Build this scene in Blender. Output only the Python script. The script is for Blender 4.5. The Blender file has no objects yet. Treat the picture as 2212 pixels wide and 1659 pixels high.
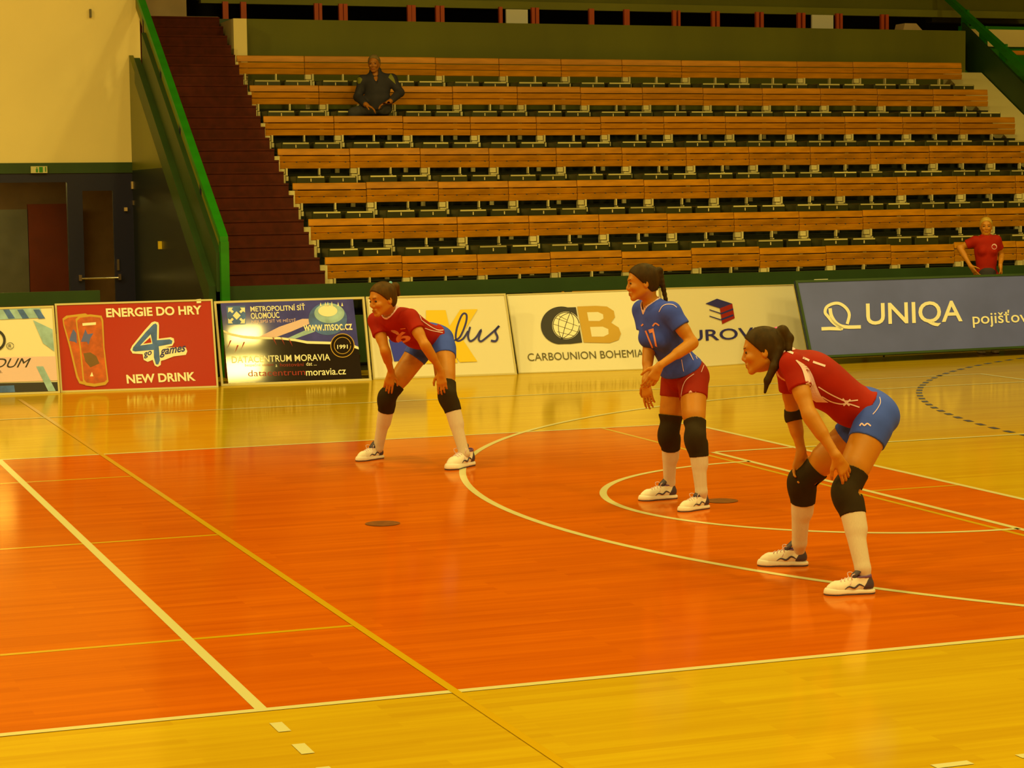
import bpy, bmesh, math, random
import numpy as np
from mathutils import Vector, Matrix
from mathutils.bvhtree import BVHTree
random.seed(7)
SC = bpy.context.scene
COL = SC.collection

# ------------------------------------------------------------------ camera
FPX = 4592.72
CAM = np.array([1.0755155, -8.1506545, 2.0259333])
YAW, PITCH, ROLL = -0.34927063, 0.08776647, -0.01278739
def cam_axes():
    cy, sy, cp, sp = math.cos(YAW), math.sin(YAW), math.cos(PITCH), math.sin(PITCH)
    fw = np.array([-sy*cp, cy*cp, -sp]); rt = np.array([cy, sy, 0.0]); up = np.cross(rt, fw)
    cr, sr = math.cos(ROLL), math.sin(ROLL)
    return cr*rt+sr*up, -sr*rt+cr*up, fw
RT, UP, FW = cam_axes()
cd = bpy.data.cameras.new('camera'); cam = bpy.data.objects.new('camera', cd); COL.objects.link(cam)
cd.sensor_fit = 'HORIZONTAL'; cd.sensor_width = 36.0; cd.lens = FPX*36.0/2212.0; cd.clip_end = 300
cam.matrix_world = Matrix(((RT[0], UP[0], -FW[0], CAM[0]), (RT[1], UP[1], -FW[1], CAM[1]), (RT[2], UP[2], -FW[2], CAM[2]), (0, 0, 0, 1)))
SC.camera = cam
# ------------------------------------------------------------------ world, colour management
SC.view_settings.view_transform = 'Standard'; SC.view_settings.look = 'None'
SC.view_settings.gamma = 1.0; SC.view_settings.use_curve_mapping = False
SC.view_settings.exposure = 0.0
LIGHT = (1.0, 0.75, 0.16)                        # sodium-yellow hall lighting
W = bpy.data.worlds.new('world'); SC.world = W; W.use_nodes = True
W.node_tree.nodes['Background'].inputs[0].default_value = (*LIGHT, 1); W.node_tree.nodes['Background'].inputs[1].default_value = 0.02
# ------------------------------------------------------------------ hall lamps
LAMP_W = 312.0
LAMPS = [(x, y) for y, xs in ((-3.3, (-8, .1, 8.2, 16.3)), (-6.0, (-4, 4.1, 12.2, 20.3)), (5.0, (-8, .1, 8.2, 16.3)), (11.0, (-4, 4.1, 12.2, 20.3))) for x in xs]+[(8.2, -1.9)]
LAMP_Z = 10.0
for (x, y) in LAMPS:
    ld = bpy.data.lights.new('hall_lamp_light', 'AREA'); ld.shape = 'SQUARE'; ld.size = 0.8 if y != -1.9 else .6
    ld.energy = LAMP_W*(2.6 if (x, y) == (-4, 11.0) else .45 if y == -1.9 else 1); ld.color = LIGHT
    lo = bpy.data.objects.new('hall_lamp_light', ld); COL.objects.link(lo); lo.location = (x, y, LAMP_Z)

# ------------------------------------------------------------------ pixel helpers (photo frame 2212x1659)
def ray(px, py):
    return FW + (px-1106.0)/FPX*RT - (py-829.5)/FPX*UP
def at(px, py, depth):                           # world point seen at a pixel, at a camera depth
    return CAM + ray(px, py)*depth
def onax(px, py, ax, v):
    d = ray(px, py); return CAM + d*((v-CAM[ax])/d[ax])
def onplane(px, py, P, n):
    d = ray(px, py); return CAM + d*(np.dot(P-CAM, n)/np.dot(d, n))

# ------------------------------------------------------------------ materials
def lin(c):
    c = c/255.0
    return c/12.92 if c <= .04045 else ((c+.055)/1.055)**2.4
WHITE_LIN = (0.93, 0.70, 0.149)
def alb(rgb, k=1.0):
    return tuple(min(.95, max(0.0015, k*lin(c)/w)) for c, w in zip(rgb, WHITE_LIN))
def mat(name, rgb, rough=.6, spec=.5, metal=0, k=1.0, var=0, scale=8, stretch=None, rnd=0, coat=0, bump=0, emit=0):
    m = bpy.data.materials.new(name); m.use_nodes = True; nt = m.node_tree; b = nt.nodes['Principled BSDF']
    base = alb(rgb, k)
    b.inputs['Base Color'].default_value = (*base, 1); b.inputs['Roughness'].default_value = rough
    b.inputs['Specular IOR Level'].default_value = spec; b.inputs['Metallic'].default_value = metal
    b.inputs['Coat Weight'].default_value = coat; b.inputs['Coat Roughness'].default_value = .08
    if emit:
        b.inputs['Emission Color'].default_value = (*base, 1); b.inputs['Emission Strength'].default_value = emit
    if var or rnd:
        tc = nt.nodes.new('ShaderNodeTexCoord'); mp = nt.nodes.new('ShaderNodeMapping'); nz = nt.nodes.new('ShaderNodeTexNoise')
        nt.links.new(tc.outputs['Object'], mp.inputs[0]); nt.links.new(mp.outputs[0], nz.inputs['Vector'])
        if stretch: mp.inputs['Scale'].default_value = stretch
        nz.inputs['Scale'].default_value = scale; nz.inputs['Detail'].default_value = 3
        mr = nt.nodes.new('ShaderNodeMapRange'); mr.inputs[1].default_value = .3; mr.inputs[2].default_value = .7
        mr.inputs[3].default_value = 1-var; mr.inputs[4].default_value = 1+var
        nt.links.new(nz.outputs[0], mr.inputs[0]); out = mr.outputs[0]
        if rnd:
            oi = nt.nodes.new('ShaderNodeObjectInfo'); m2 = nt.nodes.new('ShaderNodeMapRange')
            m2.inputs[3].default_value = 1-rnd; m2.inputs[4].default_value = 1+rnd
            nt.links.new(oi.outputs['Random'], m2.inputs[0]); mu = nt.nodes.new('ShaderNodeMath'); mu.operation = 'MULTIPLY'
            nt.links.new(out, mu.inputs[0]); nt.links.new(m2.outputs[0], mu.inputs[1]); out = mu.outputs[0]
        vm = nt.nodes.new('ShaderNodeVectorMath'); vm.operation = 'SCALE'; vm.inputs[0].default_value = base
        nt.links.new(out, vm.inputs['Scale']); nt.links.new(vm.outputs[0], b.inputs['Base Color'])
        if bump:
            bp = nt.nodes.new('ShaderNodeBump'); bp.inputs['Strength'].default_value = bump; bp.inputs['Distance'].default_value = .01
            nt.links.new(nz.outputs[0], bp.inputs['Height']); nt.links.new(bp.outputs[0], b.inputs['Normal'])
    return m
def wood_floor(name, rgb, rough, contrast=.10, spec=.5):
    m = bpy.data.materials.new(name); m.use_nodes = True; nt = m.node_tree; b = nt.nodes['Principled BSDF']
    base = alb(rgb); L = nt.links.new
    tc = nt.nodes.new('ShaderNodeTexCoord')
    br = nt.nodes.new('ShaderNodeTexBrick'); br.inputs['Scale'].default_value = 1.0
    br.inputs['Brick Width'].default_value = 1.3; br.inputs['Row Height'].default_value = .075
    br.inputs['Mortar Size'].default_value = 0.0; br.offset = .37; br.offset_frequency = 2
    br.inputs['Color1'].default_value = (0, 0, 0, 1); br.inputs['Color2'].default_value = (1, 1, 1, 1); br.inputs['Bias'].default_value = 0
    L(tc.outputs['Object'], br.inputs['Vector'])
    mp = nt.nodes.new('ShaderNodeMapping'); mp.inputs['Scale'].default_value = (.8, 14, 1); nz = nt.nodes.new('ShaderNodeTexNoise')
    nz.inputs['Scale'].default_value = 1.6; nz.inputs['Detail'].default_value = 5; L(tc.outputs['Object'], mp.inputs[0]); L(mp.outputs[0], nz.inputs['Vector'])
    nz2 = nt.nodes.new('ShaderNodeTexNoise'); nz2.inputs['Scale'].default_value = .7; L(tc.outputs['Object'], nz2.inputs['Vector'])
    a = nt.nodes.new('ShaderNodeMath'); a.operation = 'MULTIPLY_ADD'; a.inputs[1].default_value = contrast; a.inputs[2].default_value = 1-contrast
    L(br.outputs['Color'], a.inputs[0])
    a2 = nt.nodes.new('ShaderNodeMath'); a2.operation = 'MULTIPLY_ADD'; a2.inputs[1].default_value = contrast*2.4; L(nz.outputs[0], a2.inputs[0]); L(a.outputs[0], a2.inputs[2])
    a3 = nt.nodes.new('ShaderNodeMath'); a3.operation = 'MULTIPLY_ADD'; a3.inputs[1].default_value = contrast*1.0; L(nz2.outputs[0], a3.inputs[0]); L(a2.outputs[0], a3.inputs[2])
    a4 = nt.nodes.new('ShaderNodeMath'); a4.operation = 'SUBTRACT'; a4.inputs[1].default_value = contrast*1.3; L(a3.outputs[0], a4.inputs[0])
    # darker planks lean redder: green falls faster than red
    pw = nt.nodes.new('ShaderNodeMath'); pw.operation = 'POWER'; pw.inputs[1].default_value = 1.7; L(a4.outputs[0], pw.inputs[0])
    cx = nt.nodes.new('ShaderNodeCombineXYZ'); L(a4.outputs[0], cx.inputs[0]); L(pw.outputs[0], cx.inputs[1]); L(pw.outputs[0], cx.inputs[2])
    vm = nt.nodes.new('ShaderNodeVectorMath'); vm.operation = 'MULTIPLY'; vm.inputs[0].default_value = base; L(cx.outputs[0], vm.inputs[1])
    L(vm.outputs[0], b.inputs['Base Color'])
    b.inputs['Roughness'].default_value = rough; b.inputs['Specular IOR Level'].default_value = 0
    g = nt.nodes.new('ShaderNodeBsdfAnisotropic'); g.inputs['Color'].default_value = (1, .88, .42, 1); g.inputs['Roughness'].default_value = rough   # amber varnish
    fr = nt.nodes.new('ShaderNodeFresnel'); fr.inputs[0].default_value = 1.45; mu = nt.nodes.new('ShaderNodeMath'); mu.operation = 'MULTIPLY'; mu.inputs[1].default_value = spec*1.6
    L(fr.outputs[0], mu.inputs[0]); mx = nt.nodes.new('ShaderNodeMixShader'); L(mu.outputs[0], mx.inputs[0]); L(b.outputs[0], mx.inputs[1]); L(g.outputs[0], mx.inputs[2])
    L(mx.outputs[0], nt.nodes['Material Output'].inputs[0])
    return m
M = {}
M['floor'] = wood_floor('floor_wood', (193, 140, 5), .12, .10)
M['court'] = wood_floor('court_orange', (190, 79, 0), .12, .13, .38)
M['line_w'] = mat('line_white', (208, 181, 70), .25)
M['line_y'] = mat('line_yellow', (200, 142, 0), .2)
M['line_k'] = mat('line_dark', (60, 62, 40), .25)
M['spot'] = mat('socket_metal', (120, 62, 8), .35, var=.3, scale=30)
M['cream'] = mat('cream_plaster', (238, 196, 72), .85, var=.05, scale=.6)
M['cream_d'] = mat('cream_paint', (196, 150, 58), .7, var=.08, scale=3)
M['wall'] = mat('hall_wall', (150, 118, 50), .9)
M['ceil'] = mat('hall_ceiling', (120, 100, 60), .9)
M['olive'] = mat('olive_board', (96, 88, 0), .6, var=.12, scale=1.2, stretch=(1, 1, .3))
M['olive_beam'] = mat('olive_beam', (120, 108, 8), .6, var=.1, scale=1)
M['green'] = mat('green_paint', (28, 108, 0), .45, var=.15, scale=2, stretch=(1, 1, 4))
M['green_d'] = mat('dark_green_paint', (40, 60, 8), .5, var=.15, scale=2)
M['stand'] = mat('stand_dark', (40, 38, 4), .8, var=.2, scale=3)
M['seat'] = mat('dark_green_seat', (52, 48, 3), .4, rnd=.2, var=.1, scale=10)
M['strip'] = mat('metal_strip', (205, 172, 58), .4, rnd=.3, var=.01)
M['wood_b'] = mat('bench_wood_worn_gloss', (192, 112, 0), .3, .3, var=.34, scale=1.7, stretch=(1.3, 1, 5), rnd=.1)  # worn patches, their glossy highlights painted in as lighter wood tone
M['post'] = mat('cream_metal', (216, 180, 66), .5, rnd=.15, var=.1, scale=20)
M['wood'] = mat('bench_wood', (196, 114, 0), .35, .3, var=.2, scale=2.2, stretch=(1, 4, 9), rnd=.12)
M['stair'] = mat('red_carpet', (80, 22, 2), .95, var=.2, scale=9)
M['black'] = mat('blue_black_metal', (26, 24, 26), .4)
M['dark'] = mat('dark_interior', (60, 52, 26), .9)
M['redwall'] = mat('red_panel', (92, 24, 2), .8, var=.15, scale=3)
M['brown'] = mat('brown_panel', (122, 82, 24), .8, var=.15, scale=3)
M['grey'] = mat('grey_panel', (84, 72, 30), .8, var=.15, scale=3)
M['redpost'] = mat('red_post', (190, 66, 8), .5)
M['chrome'] = mat('chrome', (210, 180, 90), .2, metal=1)
M['white'] = mat('white_board', (228, 199, 99), .5)
M['txt_cream'] = mat('cream_letter', (240, 212, 112), .5)
M['txt_black'] = mat('black_letter', (40, 32, 18), .5)
M['txt_navy'] = mat('navy_letter', (46, 40, 62), .5)
M['txt_olive'] = mat('olive_letter', (92, 76, 24), .5)
M['txt_red'] = mat('red_letter', (150, 26, 8), .5)
M['gold'] = mat('gold_letter', (196, 140, 22), .5)
M['kyellow'] = mat('yellow_letter', (234, 180, 12), .5)
M['kblue'] = mat('blue_letter', (34, 44, 112), .5)
M['alu'] = mat('aluminium_frame', (200, 168, 66), .4)
M['boardred'] = mat('red_board', (172, 26, 0), .25, .3)
M['boardblue'] = mat('blue_board', (90, 89, 90), .5, var=.12, scale=1.5)
M['posterblue'] = mat('poster_blue', (74, 66, 84), .05, var=.2, scale=5)
M['posterblack'] = mat('poster_black', (40, 28, 10), .05)
M['skyblue'] = mat('sky_blue', (150, 168, 130), .4, var=.25, scale=9)
M['teal'] = mat('teal_blue', (64, 92, 96), .4, var=.3, scale=9)
M['can'] = mat('orange_can_print', (186, 74, 6), .35, var=.25, scale=14)
M['exit'] = mat('exit_green', (40, 120, 10), .5)
M['skin'] = mat('skin', (184, 106, 6), .5, var=.05, scale=14)
M['skin_d'] = mat('skin_tan', (168, 92, 6), .5, var=.05, scale=14)
M['lip'] = mat('lips', (150, 66, 6), .45)
M['hair'] = mat('brown_hair', (74, 42, 0), .6, .2, var=.35, scale=30, stretch=(1, 1, .3), bump=.4)
M['hair_dk'] = mat('dark_brown_hair', (54, 30, 0), .6, .2, var=.35, scale=30, stretch=(1, 1, .3), bump=.4)
M['hair_blonde'] = mat('blonde_hair', (180, 130, 20), .5, var=.2, scale=30)
M['hair_grey'] = mat('grey_hair', (122, 92, 24), .7, var=.2, scale=30)
M['eye'] = mat('eye_dark', (44, 24, 8), .2)
M['eyew'] = mat('eye_white', (205, 160, 80), .3)
M['brow'] = mat('eyebrow', (84, 46, 6), .8)
M['shirt_red'] = mat('red_jersey', (152, 18, 0), .75, .25, var=.1, scale=7, bump=.35)
M['shirt_blue'] = mat('blue_jersey', (58, 72, 108), .75, .25, var=.1, scale=7, bump=.35)
M['shorts_blue'] = mat('blue_shorts', (58, 76, 110), .7, .25, var=.06, scale=6)
M['shorts_red'] = mat('red_shorts', (140, 20, 0), .7, .25, var=.06, scale=6)
M['pad'] = mat('black_knee_pad', (46, 30, 4), .85, .2, var=.15, scale=12)
M['sock'] = mat('white_sock', (208, 172, 84), .85, var=.04, scale=40, stretch=(6, 6, .4))
M['shoe'] = mat('white_shoe', (232, 200, 104), .5)
M['shoe_dk'] = mat('shoe_dark_trim', (66, 48, 34), .5)
M['shoe_pp'] = mat('shoe_purple_trim', (104, 62, 62), .5)
M['trim'] = mat('cream_trim', (224, 172, 100), .6)
M['number'] = mat('jersey_number', (222, 130, 52), .6)
M['pink'] = mat('pink_tie', (222, 72, 84), .5)
M['mint'] = mat('mint_tie', (110, 160, 130), .5)
M['jacket'] = mat('black_jacket', (44, 36, 20), .8, var=.15, scale=8)
M['jeans'] = mat('dark_grey_jeans', (62, 54, 28), .85, var=.15, scale=8)
M['lampbody'] = mat('lamp_body', (90, 80, 60), .5)

# ------------------------------------------------------------------ object helpers
def tag(o, label=None, cat=None, group=None, kind=None):
    if label: o['label'] = label
    if cat: o['category'] = cat
    if group: o['group'] = group
    if kind: o['kind'] = kind
    return o
def empty(name, loc=(0, 0, 0)):
    o = bpy.data.objects.new(name, None); COL.objects.link(o); o.location = loc; o.empty_display_size = .1; return o
def link(name, me, parent=None):
    o = bpy.data.objects.new(name, me); COL.objects.link(o)
    if parent is not None: o.parent = parent; o.matrix_parent_inverse = Matrix.Translation(-Vector(parent.location)) if parent.location.length else Matrix()
    return o
def meshobj(name, verts, faces, m, parent=None, smooth=False):
    me = bpy.data.meshes.new(name); me.from_pydata([tuple(float(c) for c in v) for v in verts], [], [tuple(int(i) for i in f) for f in faces])
    me.materials.append(m)
    if smooth: me.polygons.foreach_set('use_smooth', [True]*len(me.polygons))
    me.update()
    return link(name, me, parent)
class MB:
    def __init__(s): s.v = []; s.f = []
    def box(s, x0, x1, y0, y1, z0, z1):
        n = len(s.v); s.v += [(x, y, z) for x in (x0, x1) for y in (y0, y1) for z in (z0, z1)]
        s.f += [tuple(n+i for i in q) for q in ((0, 1, 3, 2), (4, 6, 7, 5), (0, 4, 5, 1), (2, 3, 7, 6), (0, 2, 6, 4), (1, 5, 7, 3))]
        return s
    def hexa(s, P):                               # 8 points, bottom 4 then top 4
        n = len(s.v); s.v += [tuple(p) for p in P]
        s.f += [tuple(n+i for i in q) for q in ((3, 2, 1, 0), (4, 5, 6, 7), (0, 1, 5, 4), (1, 2, 6, 5), (2, 3, 7, 6), (3, 0, 4, 7))]
        return s
    def prism(s, poly, vec):
        n = len(s.v); k = len(poly); vec = np.array(vec)
        s.v += [tuple(p) for p in poly] + [tuple(np.array(p)+vec) for p in poly]
        s.f += [tuple(range(n+k-1, n-1, -1)), tuple(range(n+k, n+2*k))] + [(n+i, n+(i+1) % k, n+k+(i+1) % k, n+k+i) for i in range(k)]
        return s
    def tube(s, pts, r, seg=8, close=False):
        pts = [np.array(p, float) for p in pts]; n0 = len(s.v); N = len(pts); prev = None
        for i, p in enumerate(pts):
            t = pts[min(i+1, N-1)]-pts[max(i-1, 0)]; t /= np.linalg.norm(t)+1e-9
            a = np.cross(t, [0, 0, 1.0]) if prev is None else prev-np.dot(prev, t)*t
            if np.linalg.norm(a) < 1e-3: a = np.cross(t, [1.0, 0, 0])
            a /= np.linalg.norm(a); prev = a; b = np.cross(t, a); rr = r[i] if hasattr(r, '__len__') else r
            s.v += [tuple(p+rr*(math.cos(q)*a+math.sin(q)*b)) for q in (2*math.pi*j/seg for j in range(seg))]
        for i in range(N-1):
            for j in range(seg):
                s.f.append((n0+i*seg+j, n0+i*seg+(j+1) % seg, n0+(i+1)*seg+(j+1) % seg, n0+(i+1)*seg+j))
        s.f.append(tuple(n0+j for j in range(seg-1, -1, -1))); s.f.append(tuple(n0+(N-1)*seg+j for j in range(seg)))
        return s
    def build(s, name, m, parent=None, bevel=0, smooth=False):
        me = bpy.data.meshes.new(name); me.from_pydata([tuple(float(c) for c in v) for v in s.v], [], s.f); me.materials.append(m)
        if bevel:
            bm = bmesh.new(); bm.from_mesh(me); bmesh.ops.recalc_face_normals(bm, faces=bm.faces)
            bmesh.ops.bevel(bm, geom=list(bm.edges), offset=bevel, segments=1, affect='EDGES', clamp_overlap=True); bm.to_mesh(me); bm.free()
        else:
            bm = bmesh.new(); bm.from_mesh(me); bmesh.ops.recalc_face_normals(bm, faces=bm.faces); bm.to_mesh(me); bm.free()
        if smooth: me.polygons.foreach_set('use_smooth', [True]*len(me.polygons))
        me.update(); return link(name, me, parent)
def struct(o): o['kind'] = 'structure'; return o
def copy_tree(o, parent=None):
    c = o.copy(); COL.objects.link(c)
    if parent is not None: c.parent = parent
    for ch in o.children: copy_tree(ch, c)
    return c
def fill(poly):                                   # triangulate a 2-D polygon -> (pts, tris)
    bm = bmesh.new(); vs = [bm.verts.new((p[0], p[1], 0)) for p in poly]; bm.faces.new(vs)
    bmesh.ops.triangulate(bm, faces=bm.faces[:]); bm.verts.index_update()
    T = [tuple(v.index for v in f.verts) for f in bm.faces]; P = [(v.co.x, v.co.y) for v in bm.verts]; bm.free(); return P, T
def text2d(s, shear=0.0, bold=0.0):               # glyph outlines as a flat triangle mesh, bbox normalised to 0..1
    cu = bpy.data.curves.new('t', 'FONT'); cu.body = s; cu.shear = shear; cu.offset = bold; cu.resolution_u = 4; cu.fill_mode = 'FRONT'
    o = bpy.data.objects.new('t', cu); COL.objects.link(o); bpy.context.view_layer.update()
    me = bpy.data.meshes.new_from_object(o.evaluated_get(bpy.context.evaluated_depsgraph_get()))
    P = np.array([v.co[:2] for v in me.vertices]); F = [tuple(p.vertices) for p in me.polygons]
    bpy.data.objects.remove(o); bpy.data.curves.remove(cu); bpy.data.meshes.remove(me)
    lo, hi = P.min(0), P.max(0); return (P-lo)/(hi-lo), F
# ================================================================== FLOOR AND HALL SHELL
fl = struct(MB().box(-14, 30, -13, 30, -.2, 0).build('floor', M['floor']))
def plate(name, m, x0, x1, y0, y1, z=.0015):
    o = meshobj(name, [(x0, y0, z), (x1, y0, z), (x1, y1, z), (x0, y1, z)], [(0, 1, 2, 3)], m, fl); return o
plate('court_area', M['court'], -9, 9, 0, 9, .001)
LZ = .0022
def line(m, x0, x1, y0, y1, z=LZ): return plate('court_line', m, x0, x1, y0, y1, z)
line(M['line_w'], -9, 9, 0, .05); line(M['line_w'], -9, 9, 8.95, 9.0); line(M['line_w'], 8.95, 9.0, .05, 8.95)
line(M['line_w'], 2.95, 3.0, .05, 8.95)
for k in range(5):                                # broken extensions of the attack line
    y = -.20-.35*k; line(M['line_w'], 2.95, 3.0, y-.15, y)
for k in range(14):                               # coach line, broken
    x = 3.23+.35*k; line(M['line_w'], x, x+.15, -1.76, -1.71)
line(M['line_y'], 3.765, 3.805, -6, 14.2, .003)
for y in (1.5, 4.5, 7.5): line(M['line_y'], -5, 3.765, y-.02, y+.02, .0018)
line(M['line_y'], 8.12, 8.16, .05, 8.95, .0018); line(M['line_y'], 8.28, 8.95, 4.48, 4.52, .0018)
line(M['line_w'], 8.23, 8.28, 2.05, 6.95, .0026); line(M['line_w'], 8.28, 14.0, 6.93, 6.98, .0026); line(M['line_w'], 8.28, 14.0, 2.02, 2.07, .0026)
line(M['line_w'], -14, 14.05, 12.15, 12.20); line(M['line_w'], 14.0, 14.05, -3.1, 12.15)
def arc(m, cx, cy, r, a0, a1, w=.05, z=.0026, n=64):
    V = []
    for i in range(n+1):
        a = math.radians(a0+(a1-a0)*i/n)
        V += [(cx+(r-w)*math.cos(a), cy+(r-w)*math.sin(a), z), (cx+r*math.cos(a), cy+r*math.sin(a), z)]
    return meshobj('court_line', V, [(2*i, 2*i+1, 2*i+3, 2*i+2) for i in range(n)], m, fl)
arc(M['line_w'], 12.45, 4.5, 6.76, 101.5, 258.5, n=120); line(M['line_w'], 11.1, 14, 11.08, 11.13)
arc(M['line_w'], 8.255, 4.5, 1.83, 90, 270)
for k in range(46):                               # dashed handball arc
    a = 90+k*1.91; arc(M['line_k'], 20.02, 6.0, 9.02, a, a+.95, .06, .0022, 3)
for (x, y) in ((4.81, 4.5), (7.15, 4.5)):
    sp = MB(); N = 28
    sp.v = [(x+.11*math.cos(2*math.pi*i/N), y+.11*math.sin(2*math.pi*i/N), .004) for i in range(N)]; sp.f = [tuple(range(N))]
    o = sp.build('socket_cover', M['spot'])
    tag(o, 'dark round socket cover in the orange floor, ' + ('left of the three-point arc' if x < 6 else 'behind the blue-shirted player'), 'floor socket cover')
struct(MB().box(-14.2, -14, -13, 30, 0, 12).build('wall_left', M['wall']))
struct(MB().box(30, 30.2, -13, 30, 0, 12).build('wall_right', M['wall']))
struct(MB().box(-14, 30, -13.2, -13, 0, 12).build('wall_front', M['wall']))
struct(MB().box(-14, 30, 30, 30.2, 0, 12).build('wall_back', M['dark']))
struct(MB().box(-14.2, 30.2, -13.2, 30.2, 12, 12.2).build('ceiling', M['ceil']))
for i, (x, y) in enumerate(LAMPS):
    t = empty('hall_lamp', (x, y, LAMP_Z)); tag(t, 'square floodlight hanging high over the court, %s in the %s row across the hall' % (('first', 'second', 'third', 'fourth')[i % 4], ('second', 'nearest', 'third', 'farthest', 'extra')[i//4]), 'lamp', 'ceiling floodlights above the court')
    h = MB().box(x-.5, x+.5, y-.5, y+.5, LAMP_Z+.03, LAMP_Z+.2).build('lamp_housing', M['lampbody'], t, bevel=.03)
    MB().box(x-.02, x+.02, y-.02, y+.02, LAMP_Z+.2, 12).build('hanging_rod', M['lampbody'], t)
for o in list(COL.objects):
    if o.type == 'LIGHT':
        for t in COL.objects:
            if t.type == 'EMPTY' and (Vector(t.location)-Vector(o.location)).length < .01:
                o.parent = t; o.location = (0, 0, 0)

# ================================================================== LEFT WALL WITH DOORWAY (Y = 20.9)
YW = 20.9; XE = 6.36
wl = MB(); wl.box(-14, XE, YW, YW+.3, 2.56, 9.5)
struct(wl.build('wall_cream', M['cream']))
struct(MB().box(-14, XE-.02, YW-.02, YW+.3, 2.42, 2.56).build('trim_1', M['green_d']))
# wall hook near the top
MB_ = MB(); P = onax(195, 28, 1, YW-.02)
o = MB_.box(P[0]-.012, P[0]+.012, YW-.05, YW, P[2]-.06, P[2]+.05).build('wall_hook', M['txt_olive']); tag(o, 'small dark hook high on the cream wall', 'hook')
# exit sign
P0 = onax(67, 374, 1, YW-.06); P1 = onax(102, 359, 1, YW-.06)
ex = empty('exit_sign', ((P0[0]+P1[0])/2, YW-.02, P0[2])); tag(ex, 'small green and white emergency exit sign over the dark doorway', 'exit sign')
MB().box(P0[0], P1[0], YW-.06, YW-.02, P0[2], P1[2]).build('sign_face', M['line_w'], ex)
w_, h_ = P1[0]-P0[0], P1[2]-P0[2]
g = MB(); g.box(P0[0]+.30*w_, P0[0]+.42*w_, YW-.066, YW-.061, P0[2]+.12*h_, P0[2]+.62*h_); g.box(P0[0]+.33*w_, P0[0]+.39*w_, YW-.066, YW-.061, P0[2]+.68*h_, P0[2]+.85*h_)
g.box(P0[0]+.50*w_, P0[0]+.72*w_, YW-.066, YW-.061, P0[2]+.1*h_, P0[2]+.9*h_); g.box(P0[0]+.86*w_, P0[0]+.92*w_, YW-.066, YW-.061, P0[2]+.2*h_, P0[2]+.9*h_)
g.build('running_man_symbol', M['exit'], ex)
# dark door front: frames, panes, lobby behind
fr = MB()
fr.box(-6, XE-.02, YW, YW+.12, 2.3, 2.42)
for x0, x1 in ((-6, -5.8), (2.0, 2.1), (5.32, 5.43), (6.02, 6.34)): fr.box(x0, x1, YW, YW+.12, 0, 2.3)
struct(fr.build('door_frame', M['black']))
D = empty('door_1', (5.43, YW+.02, 0)); D['kind'] = 'structure'
df = MB(); df.box(5.43, 5.52, YW, YW+.06, 0, 2.3).box(5.93, 6.02, YW, YW+.06, 0, 2.3).box(5.52, 5.93, YW, YW+.06, 2.18, 2.3).box(5.52, 5.93, YW, YW+.06, 0, .12)
df.build('door_leaf', M['black'], D)
gl = bpy.data.materials.new('door_glass'); gl.use_nodes = True; gb = gl.node_tree.nodes['Principled BSDF']
gb.inputs['Base Color'].default_value = (.9, .9, .9, 1); gb.inputs['Roughness'].default_value = .03; gb.inputs['Transmission Weight'].default_value = 1; gb.inputs['IOR'].default_value = 1.1
MB().box(5.52, 5.93, YW+.025, YW+.03, .12, 2.18).build('glass_pane', gl, D)
MB().tube([(5.44, YW-.05, 1.0), (6.0, YW-.05, 1.0)], .012).box(5.43, 5.47, YW-.07, YW, .97, 1.05).box(5.96, 6.0, YW-.07, YW, .97, 1.05).build('push_bar', M['chrome'], D)
MB().box(5.955, 5.985, YW-.03, YW, 1.1, 1.25).build('door_lock', M['chrome'], D)
W2 = MB().box(-5.8, 5.32, YW+.05, YW+.056, .05, 2.3).build('window_1', gl); struct(W2)
struct(MB().box(-8, 10, 25.6, 25.8, 0, 2.9).build('wall_lobby', M['brown']))
struct(MB().box(-8, 6.2, YW+.3, 25.6, 2.7, 2.8).build('ceiling_lobby', M['brown']))
a, b_, c_ = onax(60, 452, 1, 25.2), onax(150, 440, 1, 25.2), onax(-200, 452, 1, 25.2)
o = MB().box(c_[0], a[0]-.01, 25.2, 25.3, 0, a[2]).build('partition_panel', M['grey']); tag(o, 'dull grey partition panel standing in the dark lobby', 'panel')
o = MB().box(a[0], b_[0], 25.2, 25.3, 0, b_[2]).build('partition_panel', M['redwall']); tag(o, 'dark red partition panel standing in the dark lobby', 'panel')
lb = bpy.data.lights.new('lobby_fill_light', 'AREA'); lb.size = 1.2; lb.energy = 60; lb.color = LIGHT  # unseen lamp with housing, added to brighten the lobby
lt = empty('lobby_fill_lamp', (4.2, 23.6, 2.5)); tag(lt, 'dim unseen lamp added to brighten the lobby behind the doors', 'lamp')
lo = bpy.data.objects.new('lobby_fill_light', lb); COL.objects.link(lo); lo.parent = lt
MB().box(3.6, 4.8, 23.0, 24.2, 2.51, 2.56).build('lamp_housing', M['lampbody'], lt)
# small devices on the right of the door
for (px, py, w, h, m, l) in ((288, 400, .05, .1, 'cream_d', 'small cream call box on the frame right of the dark doorway'), (272, 452, .04, .05, 'cream_d', 'tiny pale switch on the dark door frame'), (288, 438, .02, .06, 'chrome', 'small chrome door closer on the dark frame')):
    P = onax(px, py, 1, YW-.04); o = MB().box(P[0]-w/2, P[0]+w/2, YW-.05, YW, P[2]-h/2, P[2]+h/2).build('wall_box', M[m]); tag(o, l, 'wall box')

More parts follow.
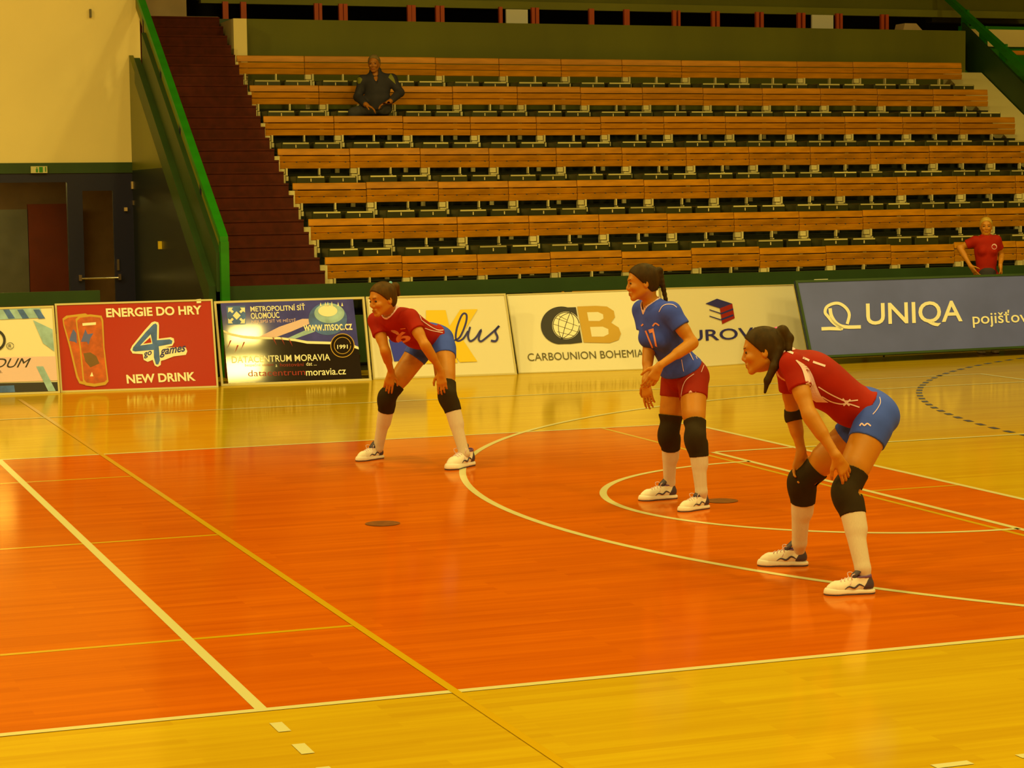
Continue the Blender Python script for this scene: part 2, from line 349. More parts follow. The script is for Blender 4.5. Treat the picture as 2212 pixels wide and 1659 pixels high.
# ================================================================== STAIRCASE BESIDE THE STAND
XS = 6.2
ST0, RUN, RISE = 15.4, .774/3, .4635/3
def stz(y): return 1.0+.6*(y-17.05)
st = MB(); NST = 30; y0 = 17.05-.258*6; z0 = 1.0-RISE*6
for k in range(NST):
    ya = y0+RUN*k; st.box(6.30, 7.84+.012*(ya-17), ya, ya+RUN+ (.0 if k < NST-1 else 1.2), 0 if k < 4 else z0+RISE*(k-3), z0+RISE*(k+1))
    st.box(6.30, 7.84+.012*(ya-17), ya-.012, ya+.03, z0+RISE*(k+1)-.02, z0+RISE*(k+1)+.004)
struct(st.build('floor_stairs', M['stair']))
ZL = z0+RISE*NST                                 # landing
yL = y0+RUN*NST
# sloping balustrade: handrail board, lower board, stringer, olive side wall
sl = .655
def rail_board(name, x0, x1, zt0, zb0, m, ya=15.85, yb=21.6, parent=None, front=None):
    zt = lambda y: zt0+sl*(y-15.8); zb = lambda y: zb0+sl*(y-15.8)
    P = [(x0, ya, zb(ya)), (x1, ya, zb(ya)), (x1, yb, zb(yb)), (x0, yb, zb(yb)), (x0, ya, zt(ya)), (x1, ya, zt(ya)), (x1, yb, zt(yb)), (x0, yb, zt(yb))]
    return MB().hexa(P).build(name, m, parent)
B = empty('stair_balustrade', (6.3, 15.85, 0)); tag(B, 'green sloping balustrade on the left side of the dark red stairs', 'balustrade')
rail_board('handrail', 6.29, 6.385, 1.585, 1.50, M['green'], yb=23.6, parent=B)
rail_board('upper_board', 6.31, 6.345, 1.50, 1.30, M['olive_beam'], yb=23.6, parent=B)
rail_board('lower_board', 6.25, 6.31, 1.37, .92, M['green_d'], ya=15.9, yb=20.2, parent=B)
MB().box(6.29, 6.385, 15.82, 15.92, .0, 1.56).box(6.34, 6.385, 15.92, 16.5, .0, 1.5).build('end_post', M['green'], B)
for k in range(6):
    y = 16.9+1.15*k; MB().box(6.30, 6.34, y, y+.06, .95+sl*(y-15.8), 1.52+sl*(y-15.8)).build('baluster', M['black'], B)
struct(rail_board('trim_2', 6.17, 6.25, .95, .62, M['green_d'], ya=15.95, yb=20.35))
sw = MB()                                        # side wall below the stringer
zt = lambda y: .66+sl*(y-15.8)
sw.prism([(XS+.0, 15.95, 0), (XS, 20.9, 0), (XS, 20.9, zt(20.9)), (XS, 15.95, zt(15.95))], (.06, 0, 0))
def side_mat():
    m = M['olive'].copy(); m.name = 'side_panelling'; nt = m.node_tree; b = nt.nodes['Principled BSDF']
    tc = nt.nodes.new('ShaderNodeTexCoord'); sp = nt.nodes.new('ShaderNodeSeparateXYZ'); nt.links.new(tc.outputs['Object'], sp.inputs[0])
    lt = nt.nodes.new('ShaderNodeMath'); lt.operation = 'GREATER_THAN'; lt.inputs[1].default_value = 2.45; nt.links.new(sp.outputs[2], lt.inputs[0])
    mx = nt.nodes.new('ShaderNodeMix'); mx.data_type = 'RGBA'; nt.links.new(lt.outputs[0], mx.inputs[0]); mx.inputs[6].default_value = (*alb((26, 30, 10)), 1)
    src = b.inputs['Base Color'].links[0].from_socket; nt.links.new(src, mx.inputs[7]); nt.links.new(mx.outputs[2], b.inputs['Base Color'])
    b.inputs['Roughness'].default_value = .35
    return m
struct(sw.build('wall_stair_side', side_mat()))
o = MB().box(6.16, XS, 18.9, 18.96, 1.42, 1.52).build('call_button', M['kyellow']); tag(o, 'small yellow plate on the dark side wall under the stairs', 'wall box')

# ================================================================== GREEN RAIL IN FRONT OF THE STAND
fr = empty('front_rail', (12, 16.0, 0)); tag(fr, 'long dark green barrier rail running along the front of the stand', 'rail')
MB().box(6.42, 24, 15.98, 16.03, .87, 1.04).build('top_board', M['green_d'], fr)
MB().box(6.42, 15.6, 16.03, 16.06, .10, .66).build('lower_panel', M['green_d'], fr)
for k in range(9): MB().box(6.5+2.05*k, 6.58+2.05*k, 16.03, 16.09, 0, .87).build('post', M['green_d'], fr)
fr = empty('front_rail', (3, 16.2, 0)); tag(fr, 'short dark green barrier rail in front of the dark doorway', 'rail')
MB().box(-6, 4.95, 16.1, 16.16, .88, 1.03).build('top_board', M['green_d'], fr)
for x in (4.85, 2.8, .8): MB().box(x, x+.08, 16.16, 16.22, 0, .95).build('post', M['green_d'], fr)

# ================================================================== STAND: TREADS, BENCHES
ROWY = [22.1-.774*i for i in range(8)]            # backrest front plane of each row
ROWZ = [4.10-.4645*i for i in range(8)]           # top of its backrest
sb = MB()
for i in range(8):
    zf = ROWZ[i]-.79; sb.box(7.9, 24 if i > 2 else 20.05, ROWY[i]-.62, ROWY[i]+.154, max(0, zf-1.2) if i < 7 else 0, zf)
struct(sb.build('floor_stand', M['stand']))
def make_bench(worn=False):
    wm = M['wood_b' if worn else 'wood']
    r = empty('stadium_bench')
    def slat(z0, z1, y0, y1, tilt):
        b = MB(); b.hexa([(-.040, y0, z0), (.953, y0, z0), (.953, y1, z0), (-.040, y1, z0), (-.040, y0+tilt, z1), (.953, y0+tilt, z1), (.953, y1+tilt, z1), (-.040, y1+tilt, z1)])
        return b.build('backrest_slat', wm, r, bevel=.006)
    slat(-.088, 0, .008, .034, .012); slat(-.178, -.10, .012, .036, -.014); slat(-.268, -.1805 if worn else -.186, .010, .034, -.016)
    if worn:
        for x in (.03, .20, .36, .52, .66, .88): MB().box(x, x+.022, -.006, .0, -.186, -.173).build('slot', M['dark'], r)
    b = MB(); b.box(-.042, .044, -.016, .05, -.335, -.27).box(-.042, .044, -.05, .05, -.50, -.345).box(-.03, .03, .045, .08, -.79, -.02)
    b.build('wide_bracket', M['post'], r)
    MB().box(.058, .082, -.02, .04, -.36, -.262).box(.054, .084, -.05, .03, -.43, -.37).build('narrow_bracket', M['post'], r)
    MB().box(.515, .533, -.02, .04, -.35, -.262).box(.512, .536, -.05, .03, -.43, -.36).build('middle_bracket', M['post'], r)
    for x0, x1 in ((.10, .50), (.55, .93)):
        s = MB().box(x0, x1, -.40, -.03, -.50, -.372).build('seat_pan', M['seat'], r, bevel=.01)
        MB().box(x0+.02, x1-.02, -.409, -.400, -.395, -.375).build('metal_strip', M['strip'], s)
        MB().box((x0+x1)/2-.006, (x0+x1)/2+.006, -.412, -.400, -.445, -.405).build('latch_pin', M['cream'], s)
    return r
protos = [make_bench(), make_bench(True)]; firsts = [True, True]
ORD = ['first', 'second', 'third', 'fourth', 'fifth', 'sixth', 'seventh', 'eighth', 'ninth', 'tenth', 'eleventh', 'twelfth', 'thirteenth']
rown = ['top row', 'second row from the top', 'third row from the top', 'fourth row from the top', 'fifth row from the top', 'sixth row from the top', 'seventh row from the top', 'lowest row behind the boards']
nrow = [12, 12, 12, 12, 12, 12, 12, 3]
benches = {}
for i in range(8):
    for k in range(nrow[i]):
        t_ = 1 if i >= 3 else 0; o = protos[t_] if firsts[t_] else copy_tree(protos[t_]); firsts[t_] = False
        x = 8.0+k+(2.85 if i == 7 else 0)
        dz = random.uniform(-.004, .004)+(random.uniform(-.02, .01) if i == 6 else 0)
        o.location = (x, ROWY[i], ROWZ[i]+dz); o.rotation_euler.y = random.uniform(-.003, .003)
        benches[(i, k)] = o
        extra = 'with a slightly dropped backrest ' if (i == 6 and k in (7, 8)) else ''
        if i == 7: l = 'wooden bench glimpsed just below the green front rail, %s of three from the left' % ORD[k]
        else: l = 'slatted wooden bench in the %s, %s from the red stairs' % (rown[i], ORD[k])
        tag(o, l, 'bench', 'wooden benches in the ' + rown[i])
# cream end brackets of each row beside the stairs
for i in range(7):
    z = ROWZ[i]; y = ROWY[i]; o = MB()
    o.box(7.86, 7.955, y-.10, y+.06, z-.345, z-.10).box(7.91, 7.955, y-.16, y+.05, z-.52, z-.355).box(7.90, 7.955, y+.0, y+.06, z-.79, z-.30)
    o = o.build('end_bracket', M['post']); tag(o, 'cream metal end bracket of the %s beside the red stairs' % rown[i], 'bracket', 'row end brackets beside the stairs')

# ================================================================== UPPER CONCOURSE
YP = 22.75
struct(MB().box(8.17, 20.42, YP, YP+.12, 3.2, 4.675).build('wall_parapet', M['olive']))
struct(MB().box(6.3, 20.6, yL, 29.8, 4.3, ZL).build('floor_concourse', M['dark']))
struct(MB().box(6.3, 8.17, yL-.02, yL+.02, ZL-.14, ZL-.0).build('trim_3', M['green_d']))
struct(MB().box(6.3, 7.95, yL+.0, yL+.06, ZL, ZL+.03).build('trim_4', M['cream_d']))
sc = MB()                                        # cream stepped cheek wall at the head of the stairs
sc.box(7.97, 8.165, 22.32, yL-.03, 3.3, 4.64)
struct(sc.build('wall_stair_cheek', M['cream']))
struct(MB().box(XE+.3, 30, 28.0, 28.2, ZL-.3, 9).build('wall_concourse', M['dark']))
P = onax(330, 5, 1, 24.3); Q = onax(401, 5, 1, 24.3)
struct(MB().box(6.4, Q[0], 24.25, 24.35, ZL, 9).build('wall_landing', M['cream_d']))
# beam over the concourse
b0 = onax(520, 8, 1, 24.2)[2]; b1 = onax(1100, 5, 1, 24.2)[2]
struct(MB().box(7.9, 22.6, 24.2, 24.35, b0, b0+.12).build('trim_5', M['olive_beam']))
struct(MB().box(7.9, 22.6, 24.35, 24.5, b0+.06, 9).build('wall_upper', M['olive']))
lab = {0: 'red post', 1: 'red post'}
posts = [(487, 11, 1), (526, 11, 1), (683, 8, 0), (692, 6, 0), (736, 8, 1), (746, 8, 1), (884, 8, 0), (893, 8, 0), (945, 8, 1), (955, 8, 1), (1081, 7, 0), (1151, 7, 1), (1160, 7, 1), (1277, 11, 1), (1353, 12, 1), (1456, 8, 0), (1466, 5, 0), (1540, 7, 1), (1550, 7, 1), (1635, 7, 1), (1645, 7, 1), (1725, 7, 1), (1735, 7, 1), (1808, 7, 0), (1816, 6, 0), (1905, 7, 1), (1915, 7, 1)]
for j, (px, w, br) in enumerate(posts):
    Yp = 24.12; P = onax(px, 40, 1, Yp); r = w/2/FPX*36
    o = MB().box(P[0]-r, P[0]+r, Yp-.03, Yp+.03, 4.4, b0+.02).build('door_post', M['redpost'])
    tag(o, '%s red upright in the dark gap above the parapet, %s from the left' % ('slim' if w < 9 else 'thick', (ORD+['fourteenth', 'fifteenth', 'sixteenth', 'seventeenth', 'eighteenth', 'nineteenth', 'twentieth', 'twenty-first', 'twenty-second', 'twenty-third', 'twenty-fourth', 'twenty-fifth', 'twenty-sixth', 'twenty-seventh'])[j]), 'post', 'red uprights above the parapet')
for (px0, px1, py0, py1, l) in ((1093, 1139, 21, 52, 'plain white square notice above the parapet, between red uprights near the middle'), (1753, 1799, 33, 64, 'plain white square notice above the parapet towards the right')):
    P = onax(px0, py1+4, 1, 24.06); Q = onax(px1, py0, 1, 24.06)
    o = MB().box(P[0], Q[0], 24.04, 24.08, ZL-.1, Q[2]).build('notice_board', M['white']); tag(o, l, 'notice board')
P = onax(1948, 66, 1, 23.6); Q = onax(2000, 51, 1, 23.6); z = P[2]
o = MB().prism([(P[0], 23.6, z-.1), (Q[0]+.05, 23.6, z-.1), (P[0]+.28, 23.6, Q[2]), (P[0]+.06, 23.6, Q[2])], (0, .3, 0)).build('paper_pile', M['cream_d'])
tag(o, 'low pale heap with sloping sides on the parapet at the far right', 'heap')

# ================================================================== RIGHT BALUSTRADE AND NEXT BLOCK
XR = 20.75
rb = empty('stair_balustrade', (XR, 18, 0)); tag(rb, 'green sloping balustrade at the right end of the wooden benches', 'balustrade')
def line_on(X, a, b):                            # sloping line in the plane X from two photo points
    A, Bq = onax(*a, 0, X), onax(*b, 0, X); s = (Bq[2]-A[2])/(Bq[1]-A[1]); return lambda y: A[2]+s*(y-A[1])
h0 = line_on(XR, (2048, -6), (2212, 142)); h1 = line_on(XR, (2048, 8), (2212, 162))
l0 = line_on(XR, (2080, 51), (2212, 182)); l1 = line_on(XR, (2085, 150), (2203, 268))
def slope_board(name, f0, f1, x0, x1, m, parent, ya=16.5, yb=23.6):
    P = [(x0, ya, f1(ya)), (x1, ya, f1(ya)), (x1, yb, f1(yb)), (x0, yb, f1(yb)), (x0, ya, f0(ya)), (x1, ya, f0(ya)), (x1, yb, f0(yb)), (x0, yb, f0(yb))]
    return MB().hexa(P).build(name, m, parent)
slope_board('handrail', h0, h1, XR, XR+.09, M['green'], rb, yb=25)
slope_board('lower_board', l0, l1, XR, XR+.05, M['green_d'], rb, yb=23.4)
for py in ((2084, 40), (2123, 80), (2166, 120)):
    P = onax(*py, 0, XR+.06); MB().box(XR+.05, XR+.09, P[1]-.1, P[1]+.1, l0(P[1])-.1, h0(P[1])-.01).build('baluster', M['green'], rb)
fl2 = MB(); f0 = lambda y: ROWZ[0]-.5+.6*(y-22.1)
fl2.hexa([(20.0, 16.3, f0(16.3)-.2), (20.73, 16.3, f0(16.3)-.2), (20.73, 22.75, f0(22.75)-.2), (20.0, 22.75, f0(22.75)-.2), (20.0, 16.3, f0(16.3)), (20.73, 16.3, f0(16.3)), (20.73, 22.75, f0(22.75)), (20.0, 22.75, f0(22.75))])
struct(fl2.build('floor_ramp', M['cream']))
# next block beyond the balustrade
P = onax(2136, 64, 1, 23.6); Q = onax(2212, 102, 1, 23.6)
struct(MB().box(21.0, 29.8, 23.55, 23.65, Q[2], P[2]).build('wall_next_block', M['cream']))
struct(MB().box(20.9, 29.8, 23.62, 23.75, 3.0, P[2]+.06).build('trim_6', M['green']))
struct(MB().box(20.9, 29.8, 24.6, 24.8, P[2]+.2, 9).build('wall_next_upper', M['olive']))
P = onax(2190, 112, 1, 22.8)
o = MB().box(21.3, 29, 22.8, 22.85, P[2]-.05, P[2]+.02).build('stadium_bench', M['wood']); tag(o, 'orange wooden bench edge of the next block, above the right balustrade', 'bench')
# ================================================================== ADVERTISING BOARDS
class Board:
    def __init__(s, bl, br, tl, tr, face, label, frame=M['alu'], fw=.02, thick=.03, z0=.0, leg=True):
        s.B0 = onax(*bl, 2, z0); s.B1 = onax(*br, 2, z0)
        T = onax(*tl, 0, s.B0[0]); n = np.cross(s.B1-s.B0, T-s.B0); n /= np.linalg.norm(n)
        if n[1] > 0: n = -n
        s.n = n; P = [s.B0, s.B1, s.pt(*tr), s.pt(*tl)]; s.P = P
        s.root = empty('advertising_board', tuple((s.B0+s.B1)/2)); tag(s.root, label, 'advertising board')
        bk = -n*thick
        if face is not None: MB().prism([p+n*-.004 for p in P], bk).build('panel', face, s.root)
        c = sum(P)/4; inn = []
        for i in range(4):
            a = P[i-1]-P[i]; b = P[(i+1) % 4]-P[i]; inn.append(P[i]+fw*a/np.linalg.norm(a)+fw*b/np.linalg.norm(b))
        f = MB()
        for i in range(4):
            j = (i+1) % 4; q = [P[i], P[j], inn[j], inn[i]]; f.prism([x+n*.004 for x in q], bk*1.2)
        if frame is not None: f.build('frame', frame, s.root)
        if leg:
            for t in (.2, .8):
                a = P[0]*(1-t)+P[1]*t; b = P[3]*(1-t)+P[2]*t; top = a*.3+b*.7+bk
                MB().tube([top, (top[0], top[1]+.28, .012)], .012, 6).build('support_leg', M['black'], s.root)
        s.k = 0
    def pt(s, px, py, off=0.0): return onplane(px, py, s.B0+s.n*off, s.n)
    def off(s, lay): return .002+.0012*lay
    def poly(s, name, pts, m, lay=0, org=(0, 0), sc=1.0, parent=None):
        P, T = fill([(org[0]+x/sc, -(org[1]+y/sc)) for x, y in pts])
        V = [s.pt(x, -y, s.off(lay)) for x, y in P]; return meshobj(name, V, T, m, parent or s.root)
    def text(s, txt, bl, br, tl, m, lay=1, org=(0, 0), sc=1.0, shear=0.0, bold=0.0, name='lettering'):
        f = lambda q: s.pt(org[0]+q[0]/sc, org[1]+q[1]/sc, s.off(lay)); A, B, T = f(bl), f(br), f(tl)
        P, F = text2d(txt, shear, bold); return meshobj(name, [A+p[0]*(B-A)+p[1]*(T-A) for p in P], F, m, s.root)
    def stroke(s, name, pts, w, m, lay=1, org=(0, 0), sc=1.0, smooth=3, close=False):
        q = [np.array([org[0]+x/sc, org[1]+y/sc]) for x, y in pts]; q = spline(q, smooth) if smooth else q
        V = []; F = []; N = len(q)
        for i, p in enumerate(q):
            t = q[min(i+1, N-1)]-q[max(i-1, 0)]; t = t/(np.linalg.norm(t)+1e-9); nn = np.array([-t[1], t[0]])*w/2
            V += [s.pt(*(p+nn), s.off(lay)), s.pt(*(p-nn), s.off(lay))]
        F = [(2*i, 2*i+1, 2*i+3, 2*i+2) for i in range(N-1)]; return meshobj(name, V, F, m, s.root)
def spline(q, n):
    q = [np.array(p, float) for p in q]; out = []
    for i in range(len(q)-1):
        p0, p1, p2, p3 = q[max(i-1, 0)], q[i], q[i+1], q[min(i+2, len(q)-1)]
        for j in range(n):
            t = j/n; out.append(.5*((2*p1)+(-p0+p2)*t+(2*p0-5*p1+4*p2-p3)*t*t+(-p0+3*p1-3*p2+p3)*t**3))
    return out+[q[-1]]
def ell(cx, cy, rx, ry, a0=0, a1=360, n=36, rot=0):
    o = []
    for i in range(n+(0 if a1-a0 >= 360 else 1)):
        a = math.radians(a0+(a1-a0)*i/n); x, y = rx*math.cos(a), ry*math.sin(a); c, s_ = math.cos(rot), math.sin(rot); o.append((cx+x*c-y*s_, cy+x*s_+y*c))
    return o
# --- 1 far left
b = Board((-330, 866), (130, 849), (-340, 676), (116, 660), M['white'], 'cream and light blue advertising board cut off by the left edge, ending in OUM')
O = (0, 620); S = 4.608
b.poly('blue_print', [(-1400, 260), (0, 225), (400, 208), (430, 305), (0, 325), (-1400, 360)], M['skyblue'], 0, O, S)
for x in (30, 170, 330): b.poly('blue_print', [(x, 225), (x+60, 222), (x+120, 312), (x+55, 316)], M['teal'], 1, O, S)
b.poly('blue_print', [(330, 330), (520, 420), (540, 640), (430, 560)], M['skyblue'], 0, O, S)
b.poly('blue_print', [(-1400, 720), (560, 690), (575, 930), (-1400, 990)], M['trim'], 0, O, S)
b.poly('blue_print', [(-1400, 985), (590, 945), (600, 1035), (-1400, 1090)], M['txt_black'], 1, O, S)
b.poly('blue_print', [(360, 790), (430, 790), (555, 1035), (480, 1037)], M['skyblue'], 2, O, S)
b.poly('blue_print', [(0, 985), (140, 978), (150, 1045), (0, 1050)], M['teal'], 2, O, S)
b.text('DUM', (-60, 805), (290, 800), (-40, 712), M['txt_black'], 2, O, S, shear=.25)
b.stroke('ring_emblem', ell(-60, 530, 105, 100, -80, 80, 16), 5.5, M['txt_black'], 2, O, S, 0)
b.text('R', (85, 603), (115, 602), (85, 570), M['txt_black'], 2, O, S); b.stroke('registered_mark', ell(101, 586, 35, 32), 1.0, M['txt_black'], 2, O, S, 0)
b.text('s.r.o.', (-80, 858), (22, 856), (-80, 832), M['txt_black'], 2, O, S)
# --- 2 red drink board
b = Board((131, 848), (472, 837), (118, 656), (459, 646), M['boardred'], 'red advertising board with two drink cans and a blue figure 4')
b.text('ENERGIE DO HRY', (1060, 303), (2012, 272), (1052, 213), M['txt_cream'], 1, O, S, bold=.03)
b.text('NEW DRINK', (1265, 962), (1950, 933), (1255, 874), M['txt_cream'], 1, O, S, bold=.03)
b.poly('figure_four', [(1510, 352), (1540, 342), (1575, 352), (1583, 380), (1580, 515), (1700, 500), (1730, 512), (1735, 548), (1715, 585), (1640, 600), (1850, 602), (1864, 640), (1850, 675), (1730, 690), (1640, 725), (1602, 735), (1600, 775), (1570, 795), (1540, 780), (1520, 725), (1470, 745), (1430, 725), (1420, 668), (1320, 662), (1297, 625), (1315, 585), (1440, 430)], M['txt_cream'], 1, O, S)
b.poly('figure_four', [(1525, 372), (1550, 362), (1564, 380), (1562, 530), (1690, 520), (1716, 535), (1710, 565), (1580, 590), (1592, 730), (1575, 772), (1552, 770), (1532, 700), (1530, 625), (1345, 642), (1318, 632), (1325, 600), (1450, 450)], M['teal'], 2, O, S)
b.poly('figure_four', [(1500, 470), (1518, 565), (1395, 582)], M['txt_cream'], 3, O, S); b.poly('figure_four', [(1496, 500), (1508, 553), (1425, 565)], M['boardred'], 4, O, S)
b.text('go', (1435, 715), (1512, 690), (1432, 655), M['txt_navy'], 3, O, S, bold=.02); b.text('games', (1592, 705), (1850, 665), (1590, 622), M['txt_navy'], 3, O, S, shear=.3, bold=.02)
b.poly('drink_can', [(622, 315), (660, 285), (850, 262), (900, 290), (930, 960), (860, 978), (790, 960), (760, 900), (690, 600), (630, 380)], M['gold'], 1, O, S)
b.poly('drink_can', [(636, 330), (680, 305), (850, 285), (900, 300), (900, 930), (860, 950), (800, 935), (775, 880), (705, 590), (640, 370)], M['can'], 2, O, S)
b.poly('drink_can', [(752, 320), (790, 285), (900, 272), (1010, 285), (1028, 330), (1040, 600), (1080, 940), (1050, 975), (940, 992), (850, 980), (825, 940), (795, 620), (762, 400)], M['gold'], 3, O, S)
b.poly('drink_can', [(768, 335), (800, 305), (900, 294), (1000, 305), (1012, 345), (1028, 600), (1064, 920), (1040, 945), (940, 962), (860, 950), (838, 920), (808, 610), (774, 400)], M['can'], 4, O, S)
b.poly('can_print', [(850, 420), (872, 470), (930, 460), (900, 510), (880, 575), (865, 545), (805, 545), (830, 480)], M['boardblue'], 5, O, S)
b.poly('can_print', [(730, 420), (760, 460), (765, 560), (740, 545), (690, 535), (705, 475)], M['boardblue'], 3, O, S)
b.poly('can_print', [(830, 660), (900, 650), (960, 690), (990, 760), (900, 800), (850, 740)], M['brown'], 5, O, S)
b.poly('can_print', [(820, 360), (955, 350), (955, 376), (822, 386)], M['txt_cream'], 5, O, S); b.poly('can_print', [(895, 890), (915, 845), (930, 888)], M['txt_cream'], 5, O, S)
b.poly('sticker', [(1955, 122), (2000, 118), (2002, 158), (1958, 162)], M['txt_cream'], 1, O, S)
# --- 3 framed poster
b = Board((478, 834), (803, 822), (462, 651), (787, 641), None, 'aluminium framed blue and black poster board with a globe and torn white line', fw=.024)
O = (440, 620); S = 5.82
post = MB().prism([b.pt(440+x/S, 620+y/S, .001) for x, y in ((312, 1228), (1990, 1160), (1878, 150), (210, 188))], -b.n*.012).build('panel', M['posterblack'], b.root)
b.poly('poster_print', [(210, 188), (1878, 150), (1948, 765), (1890, 740), (1600, 700), (1300, 690), (1150, 662), (960, 640), (640, 632), (500, 622), (330, 585), (248, 545)], M['posterblue'], 1, O, S)
b.poly('poster_print', [(246, 540), (330, 578), (500, 612), (640, 622), (960, 630), (1150, 652), (1300, 680), (1600, 688), (1890, 728), (1946, 752), (1950, 785), (1890, 765), (1600, 720), (1300, 712), (1150, 682), (960, 658), (640, 655), (500, 642), (330, 606), (252, 570)], M['txt_cream'], 2, O, S)
b.poly('poster_print', [(700, 625), (950, 500), (1240, 400), (1330, 400), (1335, 460), (1100, 560), (900, 635)], M['trim'], 2, O, S)
b.poly('poster_print', [(1060, 640), (1330, 520), (1400, 560), (1150, 650)], M['skyblue'], 2, O, S)
b.poly('globe', ell(1560, 400, 242, 205), M['teal'], 3, O, S); b.poly('globe', ell(1580, 330, 190, 125), M['skyblue'], 4, O, S)
b.poly('globe', ell(1560, 300, 120, 70), M['txt_cream'], 5, O, S)
for x in (1470, 1530, 1560, 1610, 1690, 1740): b.poly('city_skyline', [(x-12, 240), (x, 180+abs(x-1600)*.1), (x+14, 240)], M['txt_cream'], 5, O, S)
b.poly('emblem', [(285, 240), (522, 235), (530, 468), (300, 475)], M['teal'], 2, O, S)
b.poly('emblem', [(412, 305), (465, 358), (415, 410), (365, 360)], M['txt_cream'], 3, O, S)
for sx, sy in ((-1, -1), (1, -1), (-1, 1), (1, 1)):
    cx, cy = 413, 358; b.poly('emblem', [(cx+sx*105, cy+sy*100), (cx+sx*45, cy+sy*100), (cx+sx*62, cy+sy*76), (cx+sx*35, cy+sy*50), (cx+sx*55, cy+sy*28), (cx+sx*82, cy+sy*54), (cx+sx*107, cy+sy*38)][::(1 if sx*sy > 0 else -1)], M['txt_cream'], 3, O, S)
b.text('METROPOLITNÍ SÍŤ', (590, 310), (1278, 290), (582, 222), M['txt_cream'], 3, O, S, bold=.015)
b.text('OLOMOUC', (597, 402), (955, 388), (588, 326), M['txt_cream'], 3, O, S, bold=.015)
b.text('NEJLEPŠÍ SÍŤ VE MĚSTĚ', (605, 466), (1162, 448), (600, 408), M['trim'], 3, O, S)
b.text('www.msoc.cz', (1258, 556), (1872, 540), (1250, 476), M['txt_cream'], 6, O, S, bold=.015)
b.text('DATACENTRUM MORAVIA', (356, 956), (1592, 922), (350, 872), M['txt_cream'], 2, O, S, bold=.01)
b.text('a', (905, 1006), (925, 1005), (903, 975), M['txt_cream'], 2, O, S); b.text('dat ...', (1290, 990), (1420, 986), (1288, 942), M['txt_cream'], 2, O, S)
b.text('bezpečné uložení', (520, 1008), (880, 1000), (518, 962), M['txt_red'], 2, O, S); b.text('hostování', (960, 1000), (1260, 994), (958, 955), M['txt_red'], 2, O, S)
b.text('datacentrum', (560, 1124), (1278, 1106), (555, 1046), M['txt_red'], 2, O, S); b.text('moravia.cz', (1288, 1116), (1790, 1098), (1284, 1032), M['txt_cream'], 2, O, S, bold=.01)
for x, y in ((330, 700), (420, 760), (500, 720), (860, 665), (960, 660), (1060, 680)):
    b.poly('poster_print', [(x, y-30), (x+22, y-30), (x+(60 if x > 800 else -30), y+70)], M['txt_red'], 2, O, S)
b.poly('round_seal', ell(1745, 735, 152, 152), M['gold'], 3, O, S); b.poly('round_seal', ell(1745, 735, 142, 142), M['posterblack'], 4, O, S)
b.stroke('round_seal', ell(1745, 735, 104, 104, 0, 361), 1.2, M['gold'], 5, O, S, 0); b.text('1991', (1680, 780), (1812, 775), (1678, 728), M['txt_cream'], 5, O, S, bold=.02)
# --- 4 white board with yellow K
b = Board((806, 820), (1117, 809), (790, 641), (1092, 634), M['white'], 'white advertising board with a big yellow K and dark script, behind the left player')
O = (780, 600); S = 3.352
b.poly('letter_k', [(470, 235), (612, 234), (655, 420), (700, 615), (470, 622)], M['kyellow'], 1, O, S)
b.poly('letter_k', [(718, 230), (844, 227), (722, 425), (842, 606), (715, 611), (590, 430)], M['kyellow'], 2, O, S)
b.poly('blue_letter_part', [(200, 445), (470, 440), (470, 560), (300, 600), (240, 606)], M['kblue'], 1, O, S)
b.stroke('script_lettering', [(672, 455), (715, 430), (755, 340), (765, 275), (745, 258), (722, 285), (695, 360), (685, 430), (700, 458), (740, 440), (775, 385)], 4.2, M['txt_navy'], 3, O, S, 4)
b.stroke('script_lettering', [(790, 355), (775, 420), (790, 458), (830, 435), (870, 375), (852, 440), (868, 460), (905, 435), (985, 365), (1000, 348)], 4.2, M['txt_navy'], 3, O, S, 4)
b.stroke('script_lettering', [(1000, 348), (972, 385), (988, 430), (975, 458), (940, 455)], 4.6, M['txt_navy'], 3, O, S, 4)
# --- 5 white board with black C and gold B
b = Board((1120, 807), (1434, 797), (1094, 636), (1424, 624), M['white'], 'white advertising board with a black C and a gold B above thin lettering', fw=.012)
b.poly('letter_c', [(1555, 213)]+ell(1450, 345, 148, 137, -72, -262, 30)+[(1470, 479), (1520, 478), (1601, 468)], M['txt_black'], 1, O, S)
b.poly('globe_emblem', ell(1485, 345, 101, 100), M['txt_cream'], 2, O, S); b.stroke('globe_emblem', ell(1485, 345, 95, 95, 0, 361), 1.6, M['txt_black'], 3, O, S, 0)
b.stroke('globe_emblem', [(1515, 250), (1480, 345), (1453, 445)], 1.4, M['txt_black'], 3, O, S); b.stroke('globe_emblem', [(1515, 250), (1440, 290), (1430, 380), (1453, 445)], 1.2, M['txt_black'], 3, O, S, 4); b.stroke('globe_emblem', [(1515, 250), (1540, 310), (1520, 390), (1453, 445)], 1.2, M['txt_black'], 3, O, S, 4)
for a, c in (((1405, 290), (1570, 350)), ((1392, 335), (1575, 395)), ((1420, 390), (1540, 420)), ((1430, 275), (1490, 305))): b.stroke('globe_emblem', [a, c], 1.0, M['txt_olive'], 3, O, S, 0)
b.poly('letter_b', [(1565, 208), (1700, 203), (1780, 208), (1830, 240), (1838, 285), (1810, 325), (1865, 360), (1882, 405), (1865, 450), (1800, 472), (1700, 470), (1612, 468)], M['gold'], 1, O, S)
b.poly('letter_b', [(1636, 250), (1715, 248), (1752, 265), (1755, 295), (1725, 313), (1648, 313)], M['white'], 2, O, S); b.poly('letter_b', [(1658, 356), (1750, 354), (1790, 372), (1792, 408), (1755, 426), (1670, 426)], M['white'], 2, O, S)
b.text('CARBOUNION BOHEMIA', (1210, 603), (2050, 572), (1203, 548), M['txt_olive'], 1, O, S)
